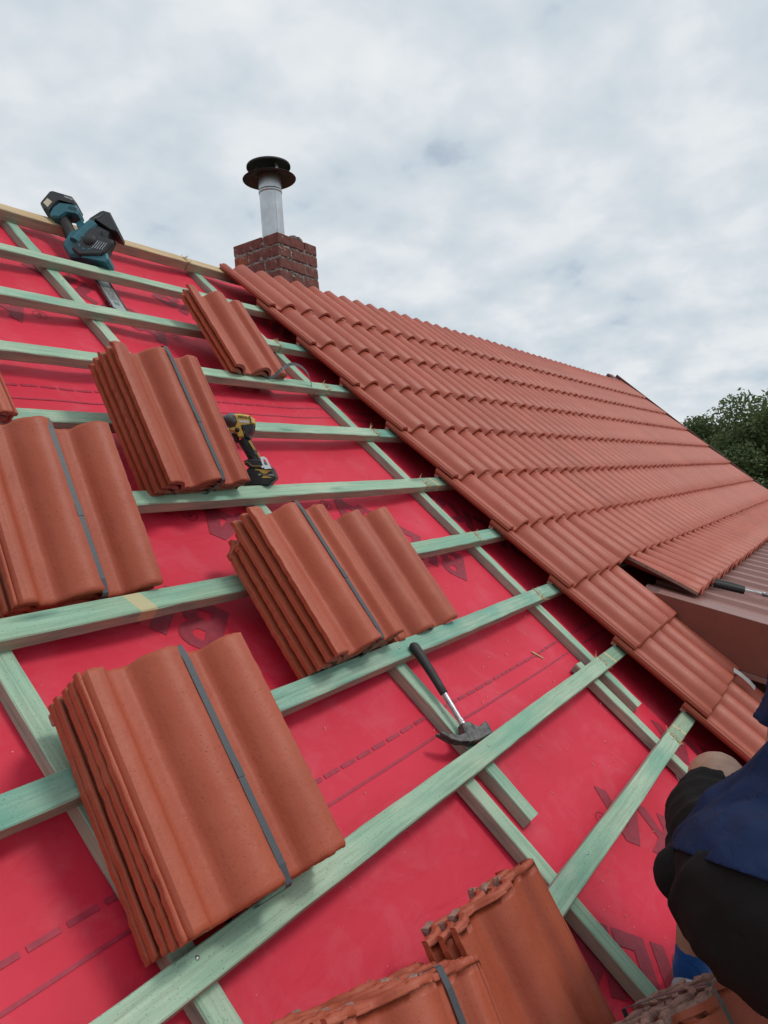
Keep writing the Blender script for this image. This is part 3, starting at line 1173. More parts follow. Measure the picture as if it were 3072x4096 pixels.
# ------------------------------------------------------------------ stacks of loose tiles
ROWS_ST = [0.0, 0.005] + [0.0125 * i for i in range(1, 33)] + [TL - 0.006, TL]
STK = []
for s in range(4):
    me = tile_mesh('stack_tile', ROWS_ST, 0.0016, 20 + s)
    me.materials.append(M['tile_new']); me.materials.append(M['raw'])
    STK.append(me)
BRK = tile_mesh('broken_tile', ROWS_ST, 0.0022, 41, chip=[(TW, 0.0, 0.075)])
BRK.materials.append(M['tile_new']); BRK.materials.append(M['raw'])
RAWT = []
for s in range(2):
    me = tile_mesh('rough_tile', ROWS_ST[:-2] + [0.392, 0.400, 0.406, 0.412, 0.416, TL], 0.0034, 60 + s)
    me.materials.append(M['tile_new']); me.materials.append(M['raw'])
    for p in me.polygons:
        if max(me.vertices[i].co.y for i in p.vertices) > 0.4135:
            p.material_index = 1
    RAWT.append(me)
RGH = []
for s in range(2):
    me = tile_mesh('lumpy_tile', [0.0, 0.004, 0.008, 0.014] + ROWS_ST[2:], 0.0024, 70 + s, lumps=True)
    me.materials.append(M['tile_new']); me.materials.append(M['raw'])
    RGH.append(me)
PSTK = 0.0272


def ribbon(pts, w, th, side):
    """flat strap: pts centre line, side = width direction"""
    mb = MB()
    pts = [Vector(p) for p in pts]; side = Vector(side).normalized()
    vs__ = []
    for i, p in enumerate(pts):
        d = (pts[min(i + 1, len(pts) - 1)] - pts[max(i - 1, 0)]).normalized()
        sd = (side - d * side.dot(d)).normalized()
        nn = d.cross(sd)
        for a, b_ in ((-1, -1), (1, -1), (1, 1), (-1, 1)):
            vs__.append(p + sd * a * w / 2 + nn * b_ * th / 2)
    fs__ = []
    for i in range(len(pts) - 1):
        for k in range(4):
            a, b_ = i * 4 + k, i * 4 + (k + 1) % 4
            fs__.append((a, a + 4, b_ + 4, b_))
    fs__ += [(0, 1, 2, 3), tuple(len(vs__) - 4 + q for q in (3, 2, 1, 0))]
    mb.add(vs__, fs__)
    return mb


def bundle(label, c, yaw, tilt, n, flip, strap=None, seed=0, name='tile_bundle', group='strapped bundles of roof tiles', fan=0.003, broken=(), crest=0.030, drift=(0.0, 0.0), raw=False):
    """c = (u, v, n) of the top face centre; strap = x of the strap at head and foot (measured across the top tile)"""
    rnd = random.Random(seed)
    root = empty(name, label, 'roof tiles', ROOF @ T(*c) @ RZ(radians(yaw)) @ RX(radians(tilt)), group)
    for k in range(n):
        z = -crest - PSTK * k
        me = RGH[k % 2] if raw == 'lumps' else RAWT[k % 2] if raw else (BRK if k in broken else STK[(k + seed) % 4])
        dx, dy = rnd.uniform(-fan, fan) + drift[0] * k, rnd.uniform(-fan, fan) * 0.7 + drift[1] * k
        if flip:
            mw = T(TW / 2 + dx, TL / 2 + dy, z) @ RZ(pi + rnd.uniform(-.006, .006))
        else:
            mw = T(-TW / 2 + dx, -TL / 2 + dy, z) @ RZ(rnd.uniform(-.006, .006))
        link('roof_tile', me, 'tile_new', root, mw)
    if strap:
        x0, x1 = strap
        zb = -crest - PSTK * (n - 1) - 0.004
        def top(x):
            xl = (TW / 2 - x) if flip else (x + TW / 2)
            return -crest + TT + roll_h(xl) + 0.0016
        pts = []
        for i in range(15):
            t_ = i / 14
            x = x0 + (x1 - x0) * t_
            pts.append((x, TL / 2 + 0.002 - (TL + 0.004) * t_, top(x) + (0.0025 if 0 < i < 14 else -0.002)))
        dxb = (x1 - x0) * 0.5
        pts += [(x1, -TL / 2 - 0.006, top(x1) - 0.008), (x1 - 0.004, -TL / 2 - 0.007, (top(x1) + zb) / 2), (x1 - 0.010, -TL / 2 - 0.004, zb)]
        pts += [(x0 - 0.01, TL / 2 + 0.002, zb), (x0 - 0.003, TL / 2 + 0.006, (top(x0) + zb) / 2), (x0, TL / 2 + 0.005, top(x0) - 0.006)]
        pts.append(pts[0])
        build(ribbon(pts, 0.0135, 0.0009, (1, 0, 0)), 'strap', 'strap', root)
        # crimped joint of the strap
        t_ = 0.55
        xj = x0 + (x1 - x0) * t_
        build(ribbon([(xj, TL / 2 - TL * t_ + 0.014, top(xj) + 0.0036), (xj, TL / 2 - TL * t_ - 0.014, top(xj) + 0.0036)], 0.0140, 0.0011, (1, 0, 0)), 'strap_joint', 'strap', root)
    return root


b1 = bundle('strapped stack of five tiles nearest the camera at lower left, on the lowest battens', (0.868, 0.457, 0.186), -3.5, 11.9, 5, False, (0.024, 0.030), 1, fan=0.002, drift=(0.001, 0.001))
b2 = bundle('strapped stack of tiles cut off by the left edge of the picture', (0.975, 1.145, 0.140), -2.7, 20.3, 5, False, (0.022, 0.027), 2)
b3 = bundle('strapped stack of tiles standing beside the yellow impact driver', (1.467, 1.413, 0.206), 2.8, 22.7, 5, True, (0.012, 0.018), 3)
b4 = bundle('short stack of three tiles with its strap cut, nearest the chimney', (2.270, 2.110, 0.148), 1.4, 13.4, 3, True, None, 4, 'tile_stack', 'loose stacks of roof tiles', 0.004)
b5 = bundle('strapped stack of tiles with chipped corners above the hammer handle', (1.523, 0.798, 0.177), 1.2, 12.2, 5, True, (0.012, 0.020), 5, broken=(3, 4), drift=(-0.005, 0.0))
b6 = bundle('single loose tile leaning against the chipped stack above the hammer', (1.865, 0.805, 0.115), 0.3, 11.6, 1, False, None, 6, 'loose_tile', 'loose stacks of roof tiles')
b7 = bundle('loose tiles at the left edge above the cut-off stack, only their ribbed edge showing', (0.925, 1.735, 0.16), 0.0, 16.0, 3, True, None, 7, 'tile_stack', 'loose stacks of roof tiles')
b8 = bundle('loose stack of tiles at the bottom edge with lumpy raw ends', (1.214, -0.182, 0.128), -5.0, 14.7, 3, True, None, 8, 'tile_stack', 'loose stacks of roof tiles', 0.006, drift=(-0.012, 0.004), raw='lumps')
b9 = bundle('strapped stack of tiles at the bottom edge, left of the loose lumpy stack', (0.834, -0.166, 0.194), -16.9, 9.3, 5, True, (0.085, 0.09), 9, fan=0.006, drift=(-0.003, 0.006), raw='lumps')
b10 = bundle('strapped stack at the lower right corner with raw pinkish ends', (1.322, -0.520, 0.209), -16.0, 14.0, 6, False, (0.03, 0.03), 10, fan=0.010, raw=True)

# cut strap springing from the short stack
cs = []
for q in [(0.035, -0.212, -0.020), (0.060, -0.222, -0.004), (0.095, -0.205, 0.030), (0.150, -0.190, 0.048), (0.21, -0.195, 0.045), (0.27, -0.215, 0.020), (0.325, -0.245, -0.03), (0.375, -0.285, -0.075)]:
    cs.append(Vector(q))
fin = []
for i in range(len(cs) - 1):
    for j in range(4):
        t_ = j / 4
        p0, p1, p2, p3 = cs[max(i - 1, 0)], cs[i], cs[i + 1], cs[min(i + 2, len(cs) - 1)]
        fin.append(0.5 * ((2 * p1) + (p2 - p0) * t_ + (2 * p0 - 5 * p1 + 4 * p2 - p3) * t_ ** 2 + (3 * p1 - p0 - 3 * p2 + p3) * t_ ** 3))
fin.append(cs[-1])
build(ribbon(fin, 0.0125, 0.0009, (0.25, 0.9, 0.35)), 'cut_strap', 'strap', b4)

# aluminium strip lying on the tiles
as_ = MB()
pts = [(0.0, 0.055, 0.0), (0.006, 0.02, 0.004), (0.01, -0.02, 0.003), (0.012, -0.05, -0.002)]
o = build(ribbon(pts, 0.050, 0.0014, (1, 0, 0)), 'metal_strip', 'alu', None, ROOF @ T(3.350, -0.165, 0.166))
tag(o, 'short light grey metal strip lying on the lowest laid tiles beside the dormer', 'metal strip')

# ------------------------------------------------------------------ claw hammer on the battens
hy = Vector((0.057, 0.29, 0.030)).normalized()
hx = Vector((0.19, -0.030, 0.0)); hx = (hx - hy * hx.dot(hy)).normalized()
hz = hx.cross(hy)
ham = empty('hammer', 'claw hammer with black rubber grip and steel shaft, its head against a batten', 'hammer', ROOF @ frame((1.698, 0.300, 0.058), hx, hy, hz))
h_ = MB()
h_.prism([(0.030, 0.013), (0.052, 0.006), (0.066, 0.012), (0.084, 0.017), (0.088, 0.013), (0.086, -0.016), (0.081, -0.020), (0.06, -0.022), (0.030, -0.027), (0.0, -0.029), (-0.022, -0.026), (-0.020, 0.004), (-0.014, 0.020), (-0.010, 0.026), (0.014, 0.027), (0.020, 0.022)], -0.0135, 0.0135, ch=0.0035)
head = build(h_, 'head', 'iron', ham)
h_ = MB()
h_.prism([(-0.018, -0.024), (-0.018, 0.000), (-0.045, -0.003), (-0.075, 0.006), (-0.108, 0.021), (-0.110, 0.017), (-0.085, -0.006), (-0.055, -0.019)], -0.0105, -0.0015, ch=0.002)
build(h_, 'claw', 'iron', ham)
h_ = MB()
h_.prism([(-0.018, -0.024), (-0.018, 0.000), (-0.045, -0.003), (-0.075, 0.006), (-0.106, 0.019), (-0.108, 0.015), (-0.085, -0.006), (-0.055, -0.019)], 0.0015, 0.0105, ch=0.002)
build(h_, 'claw', 'iron', ham)
h_ = MB()
h_.tube([(0.002, 0.020, 0), (0.002, 0.028, 0), (0.002, 0.034, 0), (0.002, 0.13, 0)], [0.0085, 0.0095, 0.0078, 0.0078], 16)
build(h_, 'shaft', 'steel', ham)
h_ = MB()
for k in range(3):
    h_.lathe([(0.0080, 0.029 + k * 0.004), (0.0098, 0.031 + k * 0.004), (0.0080, 0.033 + k * 0.004)], 14, (0.002, 0, 0), mat=RX(-pi / 2))
build(h_, 'ferrule', 'chrome', ham)
h_ = MB()
gy = [0.118, 0.120, 0.15, 0.18, 0.21, 0.235, 0.255, 0.268, 0.276, 0.281]
gr = [0.0095, 0.0122, 0.0128, 0.0135, 0.0142, 0.0150, 0.0158, 0.0165, 0.0140, 0.0070]
gxo = [0.002, 0.002, 0.002, 0.0015, 0.0, -0.001, -0.003, -0.005, -0.006, -0.006]
h_.tube([(a, b_, 0) for a, b_ in zip(gxo, gy)], gr, 18, flat=0.82, up=(0, 0, 1))
grip = build(h_, 'grip', 'black', ham)
h_ = MB()
for k in range(9):
    for a in (-0.7, -0.35, 0.0, 0.35, 0.7):
        yy = 0.155 + k * 0.0115 + (0.005 if int(a * 100) % 2 else 0)
        r_ = 0.0130 + (yy - 0.15) * 0.022
        h_.lathe([(0.0009, 0.0), (0.0006, 0.0006)], 6, (0.001 + r_ * sin(a) - 0.002 * (yy > 0.22), yy, r_ * 0.82 * cos(a)))
o = build(h_, 'grip_dimples', 'dark_plastic', grip)
o['kind'] = 'stuff'

# ------------------------------------------------------------------ camera-facing frame helpers for the two power tools (standing upright, side on)
XR = Vector((0.5529, -0.8301, -0.0723)); YR = Vector((0.061, -0.0462, 0.9971)); ZR = Vector((-0.831, -0.5557, 0.0251))


def label(parent, body, size, mat, mw, bold=0.0, name='lettering'):
    me = text_mesh(body, size, bold)
    return link(name, me, mat, parent, mw)


# impact driver
drv = empty('impact_driver', 'yellow and black cordless impact driver standing on its battery beside a tile stack', 'impact driver', frame(Vector((1.7373, 0.8550, 0.9271 + Z0)) + Vector((0.02, 0.02, 0.001)), XR, YR, ZR))
sD = 0.0001205
def dp(pts):
    return [((x - 1100) * sD, (2010 - y) * sD) for x, y in pts]
d_ = MB()
d_.prism(dp([(800, 1560), (870, 1550), (1440, 1590), (1520, 1800), (1500, 1850), (1330, 2010), (700, 2010), (620, 1900), (700, 1700)]), -0.034, 0.030, ch=0.006)
bat = build(d_, 'battery', 'dark_plastic', drv)
d_ = MB()
d_.prism(dp([(690, 1390), (790, 1340), (1140, 1345), (1400, 1540), (1440, 1600), (850, 1570), (730, 1490)]), -0.030, 0.032, ch=0.005)
build(d_, 'battery_mount', 'dark_plastic', drv)
d_ = MB()
c_ = [(640, 800), (720, 940), (800, 1080), (880, 1220), (960, 1370)]
d_.tube([((x - 1100) * sD, (2010 - y) * sD, -0.002) for x, y in c_], [0.0195, 0.0185, 0.0180, 0.0185, 0.0200], 18, flat=1.0, up=(0, 0, 1))
hd = build(d_, 'handle', 'black', drv)
d_ = MB()
for k in range(10):
    t_ = 0.28 + k * 0.055
    x = 640 + 320 * t_; y = 800 + 570 * t_
    d_.box(((x - 1100) * sD, (2010 - y) * sD, 0.0155), (0.024, 0.0014, 0.0022), RZ(0.12))
build(d_, 'grip_ridges', 'dark_plastic', hd)
d_ = MB()
d_.prism(dp([(430, 180), (600, 170), (800, 205), (900, 260), (935, 400), (900, 440), (640, 440), (620, 560), (690, 700), (680, 775), (560, 790), (480, 660), (300, 600), (300, 550), (460, 530), (500, 400), (480, 260)]), -0.027, 0.027, ch=0.005)
hs_ = build(d_, 'housing', 'yellow', drv)
d_ = MB()
d_.prism(dp([(640, 445), (930, 440), (910, 560), (880, 640), (820, 720), (840, 800), (760, 800), (690, 560), (640, 520)]), -0.026, 0.028, ch=0.004)
build(d_, 'rear_cap', 'dark_plastic', drv)
d_ = MB()
d_.tube([((x - 1100) * sD, (2010 - y) * sD, 0) for x, y in [(500, 365), (440, 355), (300, 325), (210, 300), (150, 280), (60, 255)]], [0.0255, 0.0265, 0.0245, 0.0205, 0.0120, 0.0100], 20)
build(d_, 'gear_case', 'grey_alloy', drv)
d_ = MB()
d_.prism(dp([(350, 655), (460, 665), (520, 750), (530, 860), (470, 910), (420, 860), (370, 740)]), -0.012, 0.012, ch=0.003)
build(d_, 'trigger', 'black', drv)
d_ = MB()
d_.lathe([(0.0, 0.032), (0.006, 0.0315), (0.0075, 0.028), (0.0075, 0.020)], 14, (dp([(525, 590)])[0][0], dp([(525, 590)])[0][1], 0))
build(d_, 'reverse_button', 'black', drv)
for k in range(6):
    d_ = MB()
    x, y = dp([(860 + (k - 2) * 6, 250 + k * 34)])[0]
    d_.box((x, y, 0.0272), (0.0062, 0.0021, 0.0016), RZ(-0.25))
    build(d_, 'vent_slot', 'black', hs_)
d_ = MB()
d_.prism([(q[0], q[1]) for q in dp([(570, 335), (840, 355), (835, 410), (575, 395)])], 0.0268, 0.0276)
build(d_, 'label_plate', 'white', hs_)
x, y = dp([(690, 275)])[0]
label(hs_, 'DEWALT', 0.0088, 'dark_plastic', T(x, y, 0.0277) @ RZ(-0.09), 0.0003)
for (x0, y0), (x1, y1), w in (((815, 865), (965, 1100), 0.006), ((1030, 1160), (1090, 1310), 0.004)):
    a = Vector((dp([(x0, y0)])[0][0], dp([(x0, y0)])[0][1], 0.0140)); b_ = Vector((dp([(x1, y1)])[0][0], dp([(x1, y1)])[0][1], 0.0150))
    build(ribbon([a, b_], w, 0.004, (1, 0.5, 0)), 'yellow_inlay', 'yellow', hd)
d_ = MB()
pl = dp([(700, 1440), (800, 1410), (910, 1515), (1170, 1520)])
build(ribbon([(p[0], p[1], 0.0325) for p in pl], 0.0016, 0.001, (0.3, 1, 0)), 'yellow_line', 'yellow', drv)
# battery print: emblem, capacity
d_ = MB()
d_.prism(dp([(985, 1590), (1420, 1625), (1330, 1670), (1290, 1710), (1340, 1790), (1430, 1820), (1145, 1820), (1190, 1790), (1200, 1720), (1110, 1660), (1100, 1630), (990, 1620)]), 0.0298, 0.0306)
build(d_, 'battery_emblem', 'yellow', bat)
x, y = dp([(1255, 1750)])[0]
label(bat, 'XR', 0.0115, 'dark_plastic', T(x, y, 0.0309), 0.0004)
x, y = dp([(1105, 1738)])[0]
label(bat, '18V', 0.0075, 'white', T(x, y, 0.0303), 0.0001)
x, y = dp([(1395, 1745)])[0]
label(bat, '4.0Ah', 0.0070, 'white', T(x, y, 0.0303), 0.0001)
# belt hook of bright steel
hk = MB()
pts = [(1130, 1290), (1230, 1280), (1300, 1330), (1430, 1590), (1250, 1600), (1180, 1450)]
inner = [(1205, 1350), (1260, 1350), (1330, 1490), (1290, 1500), (1240, 1480)]
po = dp(pts); pi_ = dp(inner)
tri = tessellate_polygon([[Vector((p[0], p[1], 0)) for p in po], [Vector((p[0], p[1], 0)) for p in pi_]])
al = po + pi_
for z, fl_ in ((0.040, False), (0.042, True)):
    hk.add([(p[0], p[1], z) for p in al], [tuple(t_) for t_ in tri])
for lp in (po, pi_):
    n = len(lp)
    hk.add([(p[0], p[1], z) for z in (0.040, 0.042) for p in lp], [(i, (i + 1) % n, n + (i + 1) % n, n + i) for i in range(n)])
build(hk, 'belt_hook', 'chrome', drv)
d_ = MB()
x, y = dp([(1200, 1540)])[0]
d_.tube([(x, y, 0.028), (x, y, 0.043)], 0.004, 10)
build(d_, 'hook_screw', 'chrome', drv)

# ------------------------------------------------------------------ pruning chainsaw hooked behind a batten
yS = (YR * 1.0 - ZR * 0.33).normalized()
xS = (XR - yS * XR.dot(yS)).normalized()
zS = xS.cross(yS)
saw = empty('chainsaw', 'small teal and black cordless chainsaw lying on the upper battens, bar pointing down', 'chainsaw', frame(Vector((1.930, 1.8961, 1.9145 + Z0)), xS, yS, zS))
sS = 0.000236
def sp2(pts):
    return [((x - 1000) * sS, (1330 - y) * sS * 1.05) for x, y in pts]
def s3(x, y, z):
    q = sp2([(x, y)])[0]
    return (q[0], q[1], z)
d_ = MB()
d_.prism(sp2([(690, 880), (860, 800), (960, 720), (1100, 760), (1180, 900), (1150, 1200), (1000, 1390), (760, 1370), (620, 1190), (610, 1090)]), -0.055, 0.030, ch=0.010)
sb = build(d_, 'body', 'teal', saw)
d_ = MB()
d_.prism(sp2([(1100, 720), (1390, 880), (1330, 1090), (1300, 1300), (1100, 1350), (1080, 900)]), -0.058, 0.024, ch=0.006)
build(d_, 'motor_housing', 'dark_plastic', saw)
d_ = MB()
d_.tube([s3(840, 1130, 0.030), s3(1070, 720, 0.012)], [0.027, 0.027], 16)
build(d_, 'motor_tube', 'teal', saw)
d_ = MB()
d_.prism(sp2([(1000, 615), (1170, 475), (1220, 460), (1345, 500), (1480, 740), (1535, 850), (1530, 905), (1400, 855), (1090, 640), (1060, 760), (960, 700)]), -0.060, 0.028, ch=0.006)
mc = build(d_, 'motor_cover', 'dark_plastic', saw)
for k in range(6):
    d_ = MB()
    a = 1.2 + k * 0.22
    d_.box(s3(1215 - k * 17, 560 + k * 14, 0.0282), (0.024, 0.0022, 0.002), RZ(0.5 - k * 0.05))
    build(d_, 'vent_rib', 'grey_alloy', mc)
d_ = MB()
d_.prism(sp2([(820, 1290), (900, 1120), (1080, 885), (1150, 870), (1285, 940), (1275, 1030), (1510, 1125), (1500, 1180), (1390, 1370), (1330, 1410), (960, 1410)]), 0.030, 0.050, ch=0.006)
sc_ = build(d_, 'chain_cover', 'dark_plastic', saw)
for k in range(5):
    d_ = MB()
    a, b_ = Vector(s3(1260 + k * 38, 1150 + k * 12, 0.0508)), Vector(s3(1175 + k * 42, 1290 + k * 8, 0.0508))
    build(ribbon([a, b_], 0.0026, 0.0012, (1, 0.6, 0)), 'vent_slot', 'steel', sc_)
d_ = MB()
d_.lathe([(0.0, 0.060), (0.022, 0.058), (0.026, 0.050)], 20, s3(1110, 1130, 0.0))
build(d_, 'tension_knob', 'black', sc_)
for a in (2.2, 2.9, 3.6, 4.3, 5.0):
    d_ = MB()
    q = s3(1090, 1170, 0.0505)
    d_.box((q[0] + 0.036 * cos(a), q[1] + 0.036 * sin(a), 0.0505), (0.013, 0.008, 0.0012), RZ(a + pi / 2))
    build(d_, 'tick_mark', 'teal', sc_)
d_ = MB()
d_.prism(sp2([(960, 1385), (1420, 1350), (1445, 1460), (1415, 1525), (1000, 1440)]), -0.045, 0.040, ch=0.005)
build(d_, 'nose_guard', 'teal', saw)
d_ = MB()
d_.tube([s3(490, 500, -0.005), s3(560, 650, 0.0), s3(610, 760, 0.0), s3(700, 930, -0.005)], [0.026, 0.023, 0.023, 0.028], 16)
hh = build(d_, 'handle', 'black', saw)
for k in range(6):
    d_ = MB()
    d_.box(s3(560 + k * 11, 690 + k * 22, 0.018), (0.022, 0.002, 0.003), RZ(-0.25))
    build(d_, 'grip_ridge', 'dark_plastic', hh)
d_ = MB()
d_.prism(sp2([(780, 540), (900, 640), (1000, 760), (880, 830), (770, 740), (700, 600)]), -0.030, -0.006, ch=0.004)
d_.prism(sp2([(850, 640), (900, 570), (970, 660), (930, 740)]), -0.028, -0.004, ch=0.003)
build(d_, 'hand_guard', 'teal', saw)
d_ = MB()
d_.prism(sp2([(290, 520), (330, 400), (440, 300), (740, 350), (800, 470), (785, 540), (600, 520), (470, 620), (340, 600)]), -0.040, 0.030, ch=0.008)
bmn = build(d_, 'battery_mount', 'teal', saw)
for k in range(6):
    d_ = MB()
    d_.box(s3(625 + k * 27, 420 + k * 10, 0.0302), (0.0028, 0.013, 0.002), RZ(-0.15))
    build(d_, 'vent_slot', 'dark_plastic', bmn)
d_ = MB()
d_.prism(sp2([(105, 315), (235, 85), (285, 72), (640, 190), (745, 325), (735, 365), (455, 260), (430, 300), (330, 420), (290, 520), (180, 460), (115, 350)]), -0.050, 0.034, ch=0.008)
sbat = build(d_, 'battery', 'dark_plastic', saw)
d_ = MB()
d_.prism(sp2([(175, 340), (235, 250), (325, 320), (265, 430)]), 0.0335, 0.0350)
build(d_, 'label_plate', 'cream', sbat)
label(sbat, 'makita', 0.0155, 'white', T(*s3(600, 240, 0.0345)) @ RZ(-0.42), 0.0)
# guide bar flat on the membrane under the battens
ba = Vector((1.9255, 2.402, 0)); bb = Vector((1.969, 2.604, 0))
by = (bb - ba).normalized(); bx = Vector((by.y, -by.x, 0))
BARM = ROOF @ frame((1.9230, 2.390, 0.017), bx, by, (0, 0, 1))
BL = saw.matrix_world.inverted() @ BARM
d_ = MB()
hw = 0.0265
d_.prism(arc(0, 0.0, hw, hw, pi, 2 * pi, 12) + [(hw, 0.30), (-hw, 0.30)], 0.0, 0.004)
gb = build(d_, 'guide_bar', 'bar', saw, BL)
d_ = MB()
d_.prism(arc(0, 0.0, hw + 0.0055, hw + 0.0055, pi, 2 * pi, 14) + [(hw + 0.0055, 0.30), (-hw - 0.0055, 0.30)], 0.0008, 0.0032)
chn = build(d_, 'chain', 'iron', saw, BL)
d_ = MB()
for sd in (-1, 1):
    for k in range(34):
        y = 0.004 + k * 0.0085
        d_.box((sd * (hw + 0.0045), y, 0.0020), (0.0075, 0.0045, 0.0075), RZ(sd * 0.3), ch=0.0)
        if k % 2 == 0:
            d_.box((sd * (hw + 0.0075), y + 0.002, 0.0020), (0.0040, 0.0032, 0.0055), RZ(sd * 0.5), mi=1)
o = link('chain_links', d_.mesh('chain_links'), ['iron', 'chrome'], chn)
o['kind'] = 'stuff'
label(gb, 'TENG C', 0.026, 'grey_alloy', T(0.001, 0.095, 0.0044) @ RZ(pi / 2), 0.0004)
for a in range(4):
    d_ = MB()
    aa = a * pi / 2 + pi / 4
    d_.lathe([(0.0066, 0.0043), (0.0, 0.0043)], 12, (0.0085 * cos(aa), 0.030 + 0.0085 * sin(aa), 0))
    M.setdefault('clover', plain('clover_print', (0.10, 0.17, 0.14), 0.5))
    build(d_, 'clover_leaf', 'clover', gb)
for sd in (-1, 1):
    build(ribbon([(sd * 0.016, 0.050, 0.0045), (sd * 0.016, 0.085, 0.0045), (sd * 0.010, 0.098, 0.0045), (sd * 0.016, 0.112, 0.0045), (sd * 0.016, 0.17, 0.0045)], 0.0012, 0.0006, (1, 0, 0)), 'bar_line', 'dark_plastic', gb)

# ------------------------------------------------------------------ tin snips on the dormer sheet
snp = empty('tin_snips', 'tin snips with black handles and steel jaws lying on the brown metal sheet', 'tin snips', Matrix.Translation((4.03, -0.02, Z0 + dz(-0.02) + 0.016)) @ RX(math.atan(DS)) @ RZ(pi + 0.13) @ Matrix.Scale(1.35, 4))
for sd, yy in ((-1, -0.018), (1, 0.018)):
    d_ = MB()
    d_.tube([(yy * 1.3, 0.0, 0), (yy * 1.2, 0.05, 0), (yy * 0.9, 0.105, 0)], [0.0115, 0.0130, 0.0110], 12)
    build(d_, 'handle', 'black', snp)
    d_ = MB()
    d_.prism([(yy * 0.9 - 0.005, 0.10), (yy * 0.9 + 0.005, 0.10), (0.010 - sd * 0.004, 0.165), (-0.010 - sd * 0.004, 0.165)], -0.004 + 0.001 * sd, 0.004 + 0.001 * sd, ch=0.001)
    build(d_, 'lever', 'chrome', snp)
    d_ = MB()
    d_.prism([(-0.013, 0.16), (0.013, 0.16), (0.016 * sd + 0.006, 0.20), (sd * 0.015, 0.235), (sd * 0.004, 0.285), (0.0, 0.285), (-0.006 * sd, 0.20)], 0.001 * sd - 0.003, 0.001 * sd + 0.003, ch=0.001)
    build(d_, 'jaw', 'iron', snp)
d_ = MB()
d_.lathe([(0.0, 0.010), (0.006, 0.009), (0.007, 0.004), (0.007, -0.006)], 12, (0, 0.168, 0))
d_.lathe([(0.0, 0.009), (0.004, 0.008), (0.005, 0.003)], 12, (0.004, 0.142, 0))
build(d_, 'pivot', 'steel', snp)


# ------------------------------------------------------------------ trees behind the gable
def mat_leaf():
    m, t, b = new_mat('tree_leaf')
    oi = N(t, 'ShaderNodeNewGeometry')
    r = ramp(t, [(0.0, (0.072, 0.105, 0.038)), (0.5, (0.110, 0.148, 0.056)), (1.0, (0.165, 0.195, 0.085))])
    L(t, oi, 'Random Per Island', r, 0); L(t, r, 0, b, 'Base Color')
    b.inputs['Roughness'].default_value = 0.6
    b.inputs['Specular IOR Level'].default_value = 0.3
    tr_ = N(t, 'ShaderNodeBsdfTranslucent'); L(t, r, 0, tr_, 0)
    mx_ = N(t, 'ShaderNodeMixShader', inp={0: 0.25})
    out = [n for n in t.nodes if n.type == 'OUTPUT_MATERIAL'][0]
    L(t, b, 0, mx_, 1); L(t, tr_, 0, mx_, 2); L(t, mx_, 0, out, 0)
    return m


M['leaf'] = mat_leaf()
M['bark'] = plain('tree_bark', (0.10, 0.075, 0.05), 0.9, var=0.4, scale=6, bmp=0.8)


def tree(label_, x, y, h, rad, seed, nleaf=26000, group='trees behind the gable'):
    rnd = random.Random(seed)
    root = empty('tree', label_, 'tree', Matrix.Translation((x, y, 0)), group)
    zc = h - rad * 0.95
    tk = MB()
    tk.tube([(0, 0, -0.1), (0.05, 0, h * 0.2), (0.1, 0.05, h * 0.42), (0.05, 0.1, h * 0.7)], [0.24, 0.2, 0.16, 0.07], 10)
    clumps = []
    for i in range(64):
        while True:
            p = Vector((rnd.uniform(-1, 1), rnd.uniform(-1, 1), rnd.uniform(-1, 1)))
            if 0.30 < p.length < 1.0:
                break
        p = Vector((p.x * rad, p.y * rad, p.z * rad * 0.95))
        c = p + Vector((0, 0, zc))
        clumps.append((c, rad * rnd.uniform(0.20, 0.36)))
        if i % 3 == 0:
            b0 = Vector((0.1, 0.05, h * rnd.uniform(0.28, 0.5)))
            mid = b0.lerp(c, 0.5) + Vector((rnd.uniform(-.2, .2), rnd.uniform(-.2, .2), 0.2))
            tk.tube([b0, mid, c], [0.085, 0.05, 0.015], 6)
    build(tk, 'trunk', 'bark', root)
    vs__, fs__ = [], []
    for i in range(nleaf):
        c, r_ = clumps[rnd.randrange(len(clumps))]
        d = Vector((rnd.gauss(0, 1), rnd.gauss(0, 1), rnd.gauss(0, 1))).normalized() * r_ * (rnd.random() ** 0.4) * rnd.uniform(0.8, 1.15)
        p = c + Vector((d.x, d.y, d.z * 0.85))
        ax = Vector((rnd.gauss(0, 1), rnd.gauss(0, 1), rnd.gauss(-0.5, 0.7))).normalized()
        ay = ax.cross(Vector((rnd.gauss(0, 1), rnd.gauss(0, 1), rnd.gauss(0, 1)))).normalized()
        s1, s2 = rnd.uniform(0.04, 0.085), rnd.uniform(0.018, 0.034)
        o_ = len(vs__)
        vs__ += [p - ax * s1, p + ay * s2, p + ax * s1, p - ay * s2]
        fs__.append((o_, o_ + 1, o_ + 2, o_ + 3))
    cm = MB(); cm.add(vs__, fs__)
    build(cm, 'crown', 'leaf', root)
    return root


tree('leafy green tree rising just behind the tiled gable', 22.0, 2.25, 7.55, 2.25, 5, 80000)
tree('second leafy tree at the right edge behind the first one', 24.5, -0.9, 7.95, 2.6, 9, 60000)
tree('darker leafy tree low at the right edge behind the dormer', 20.5, -2.6, 7.2, 2.2, 14, 22000)


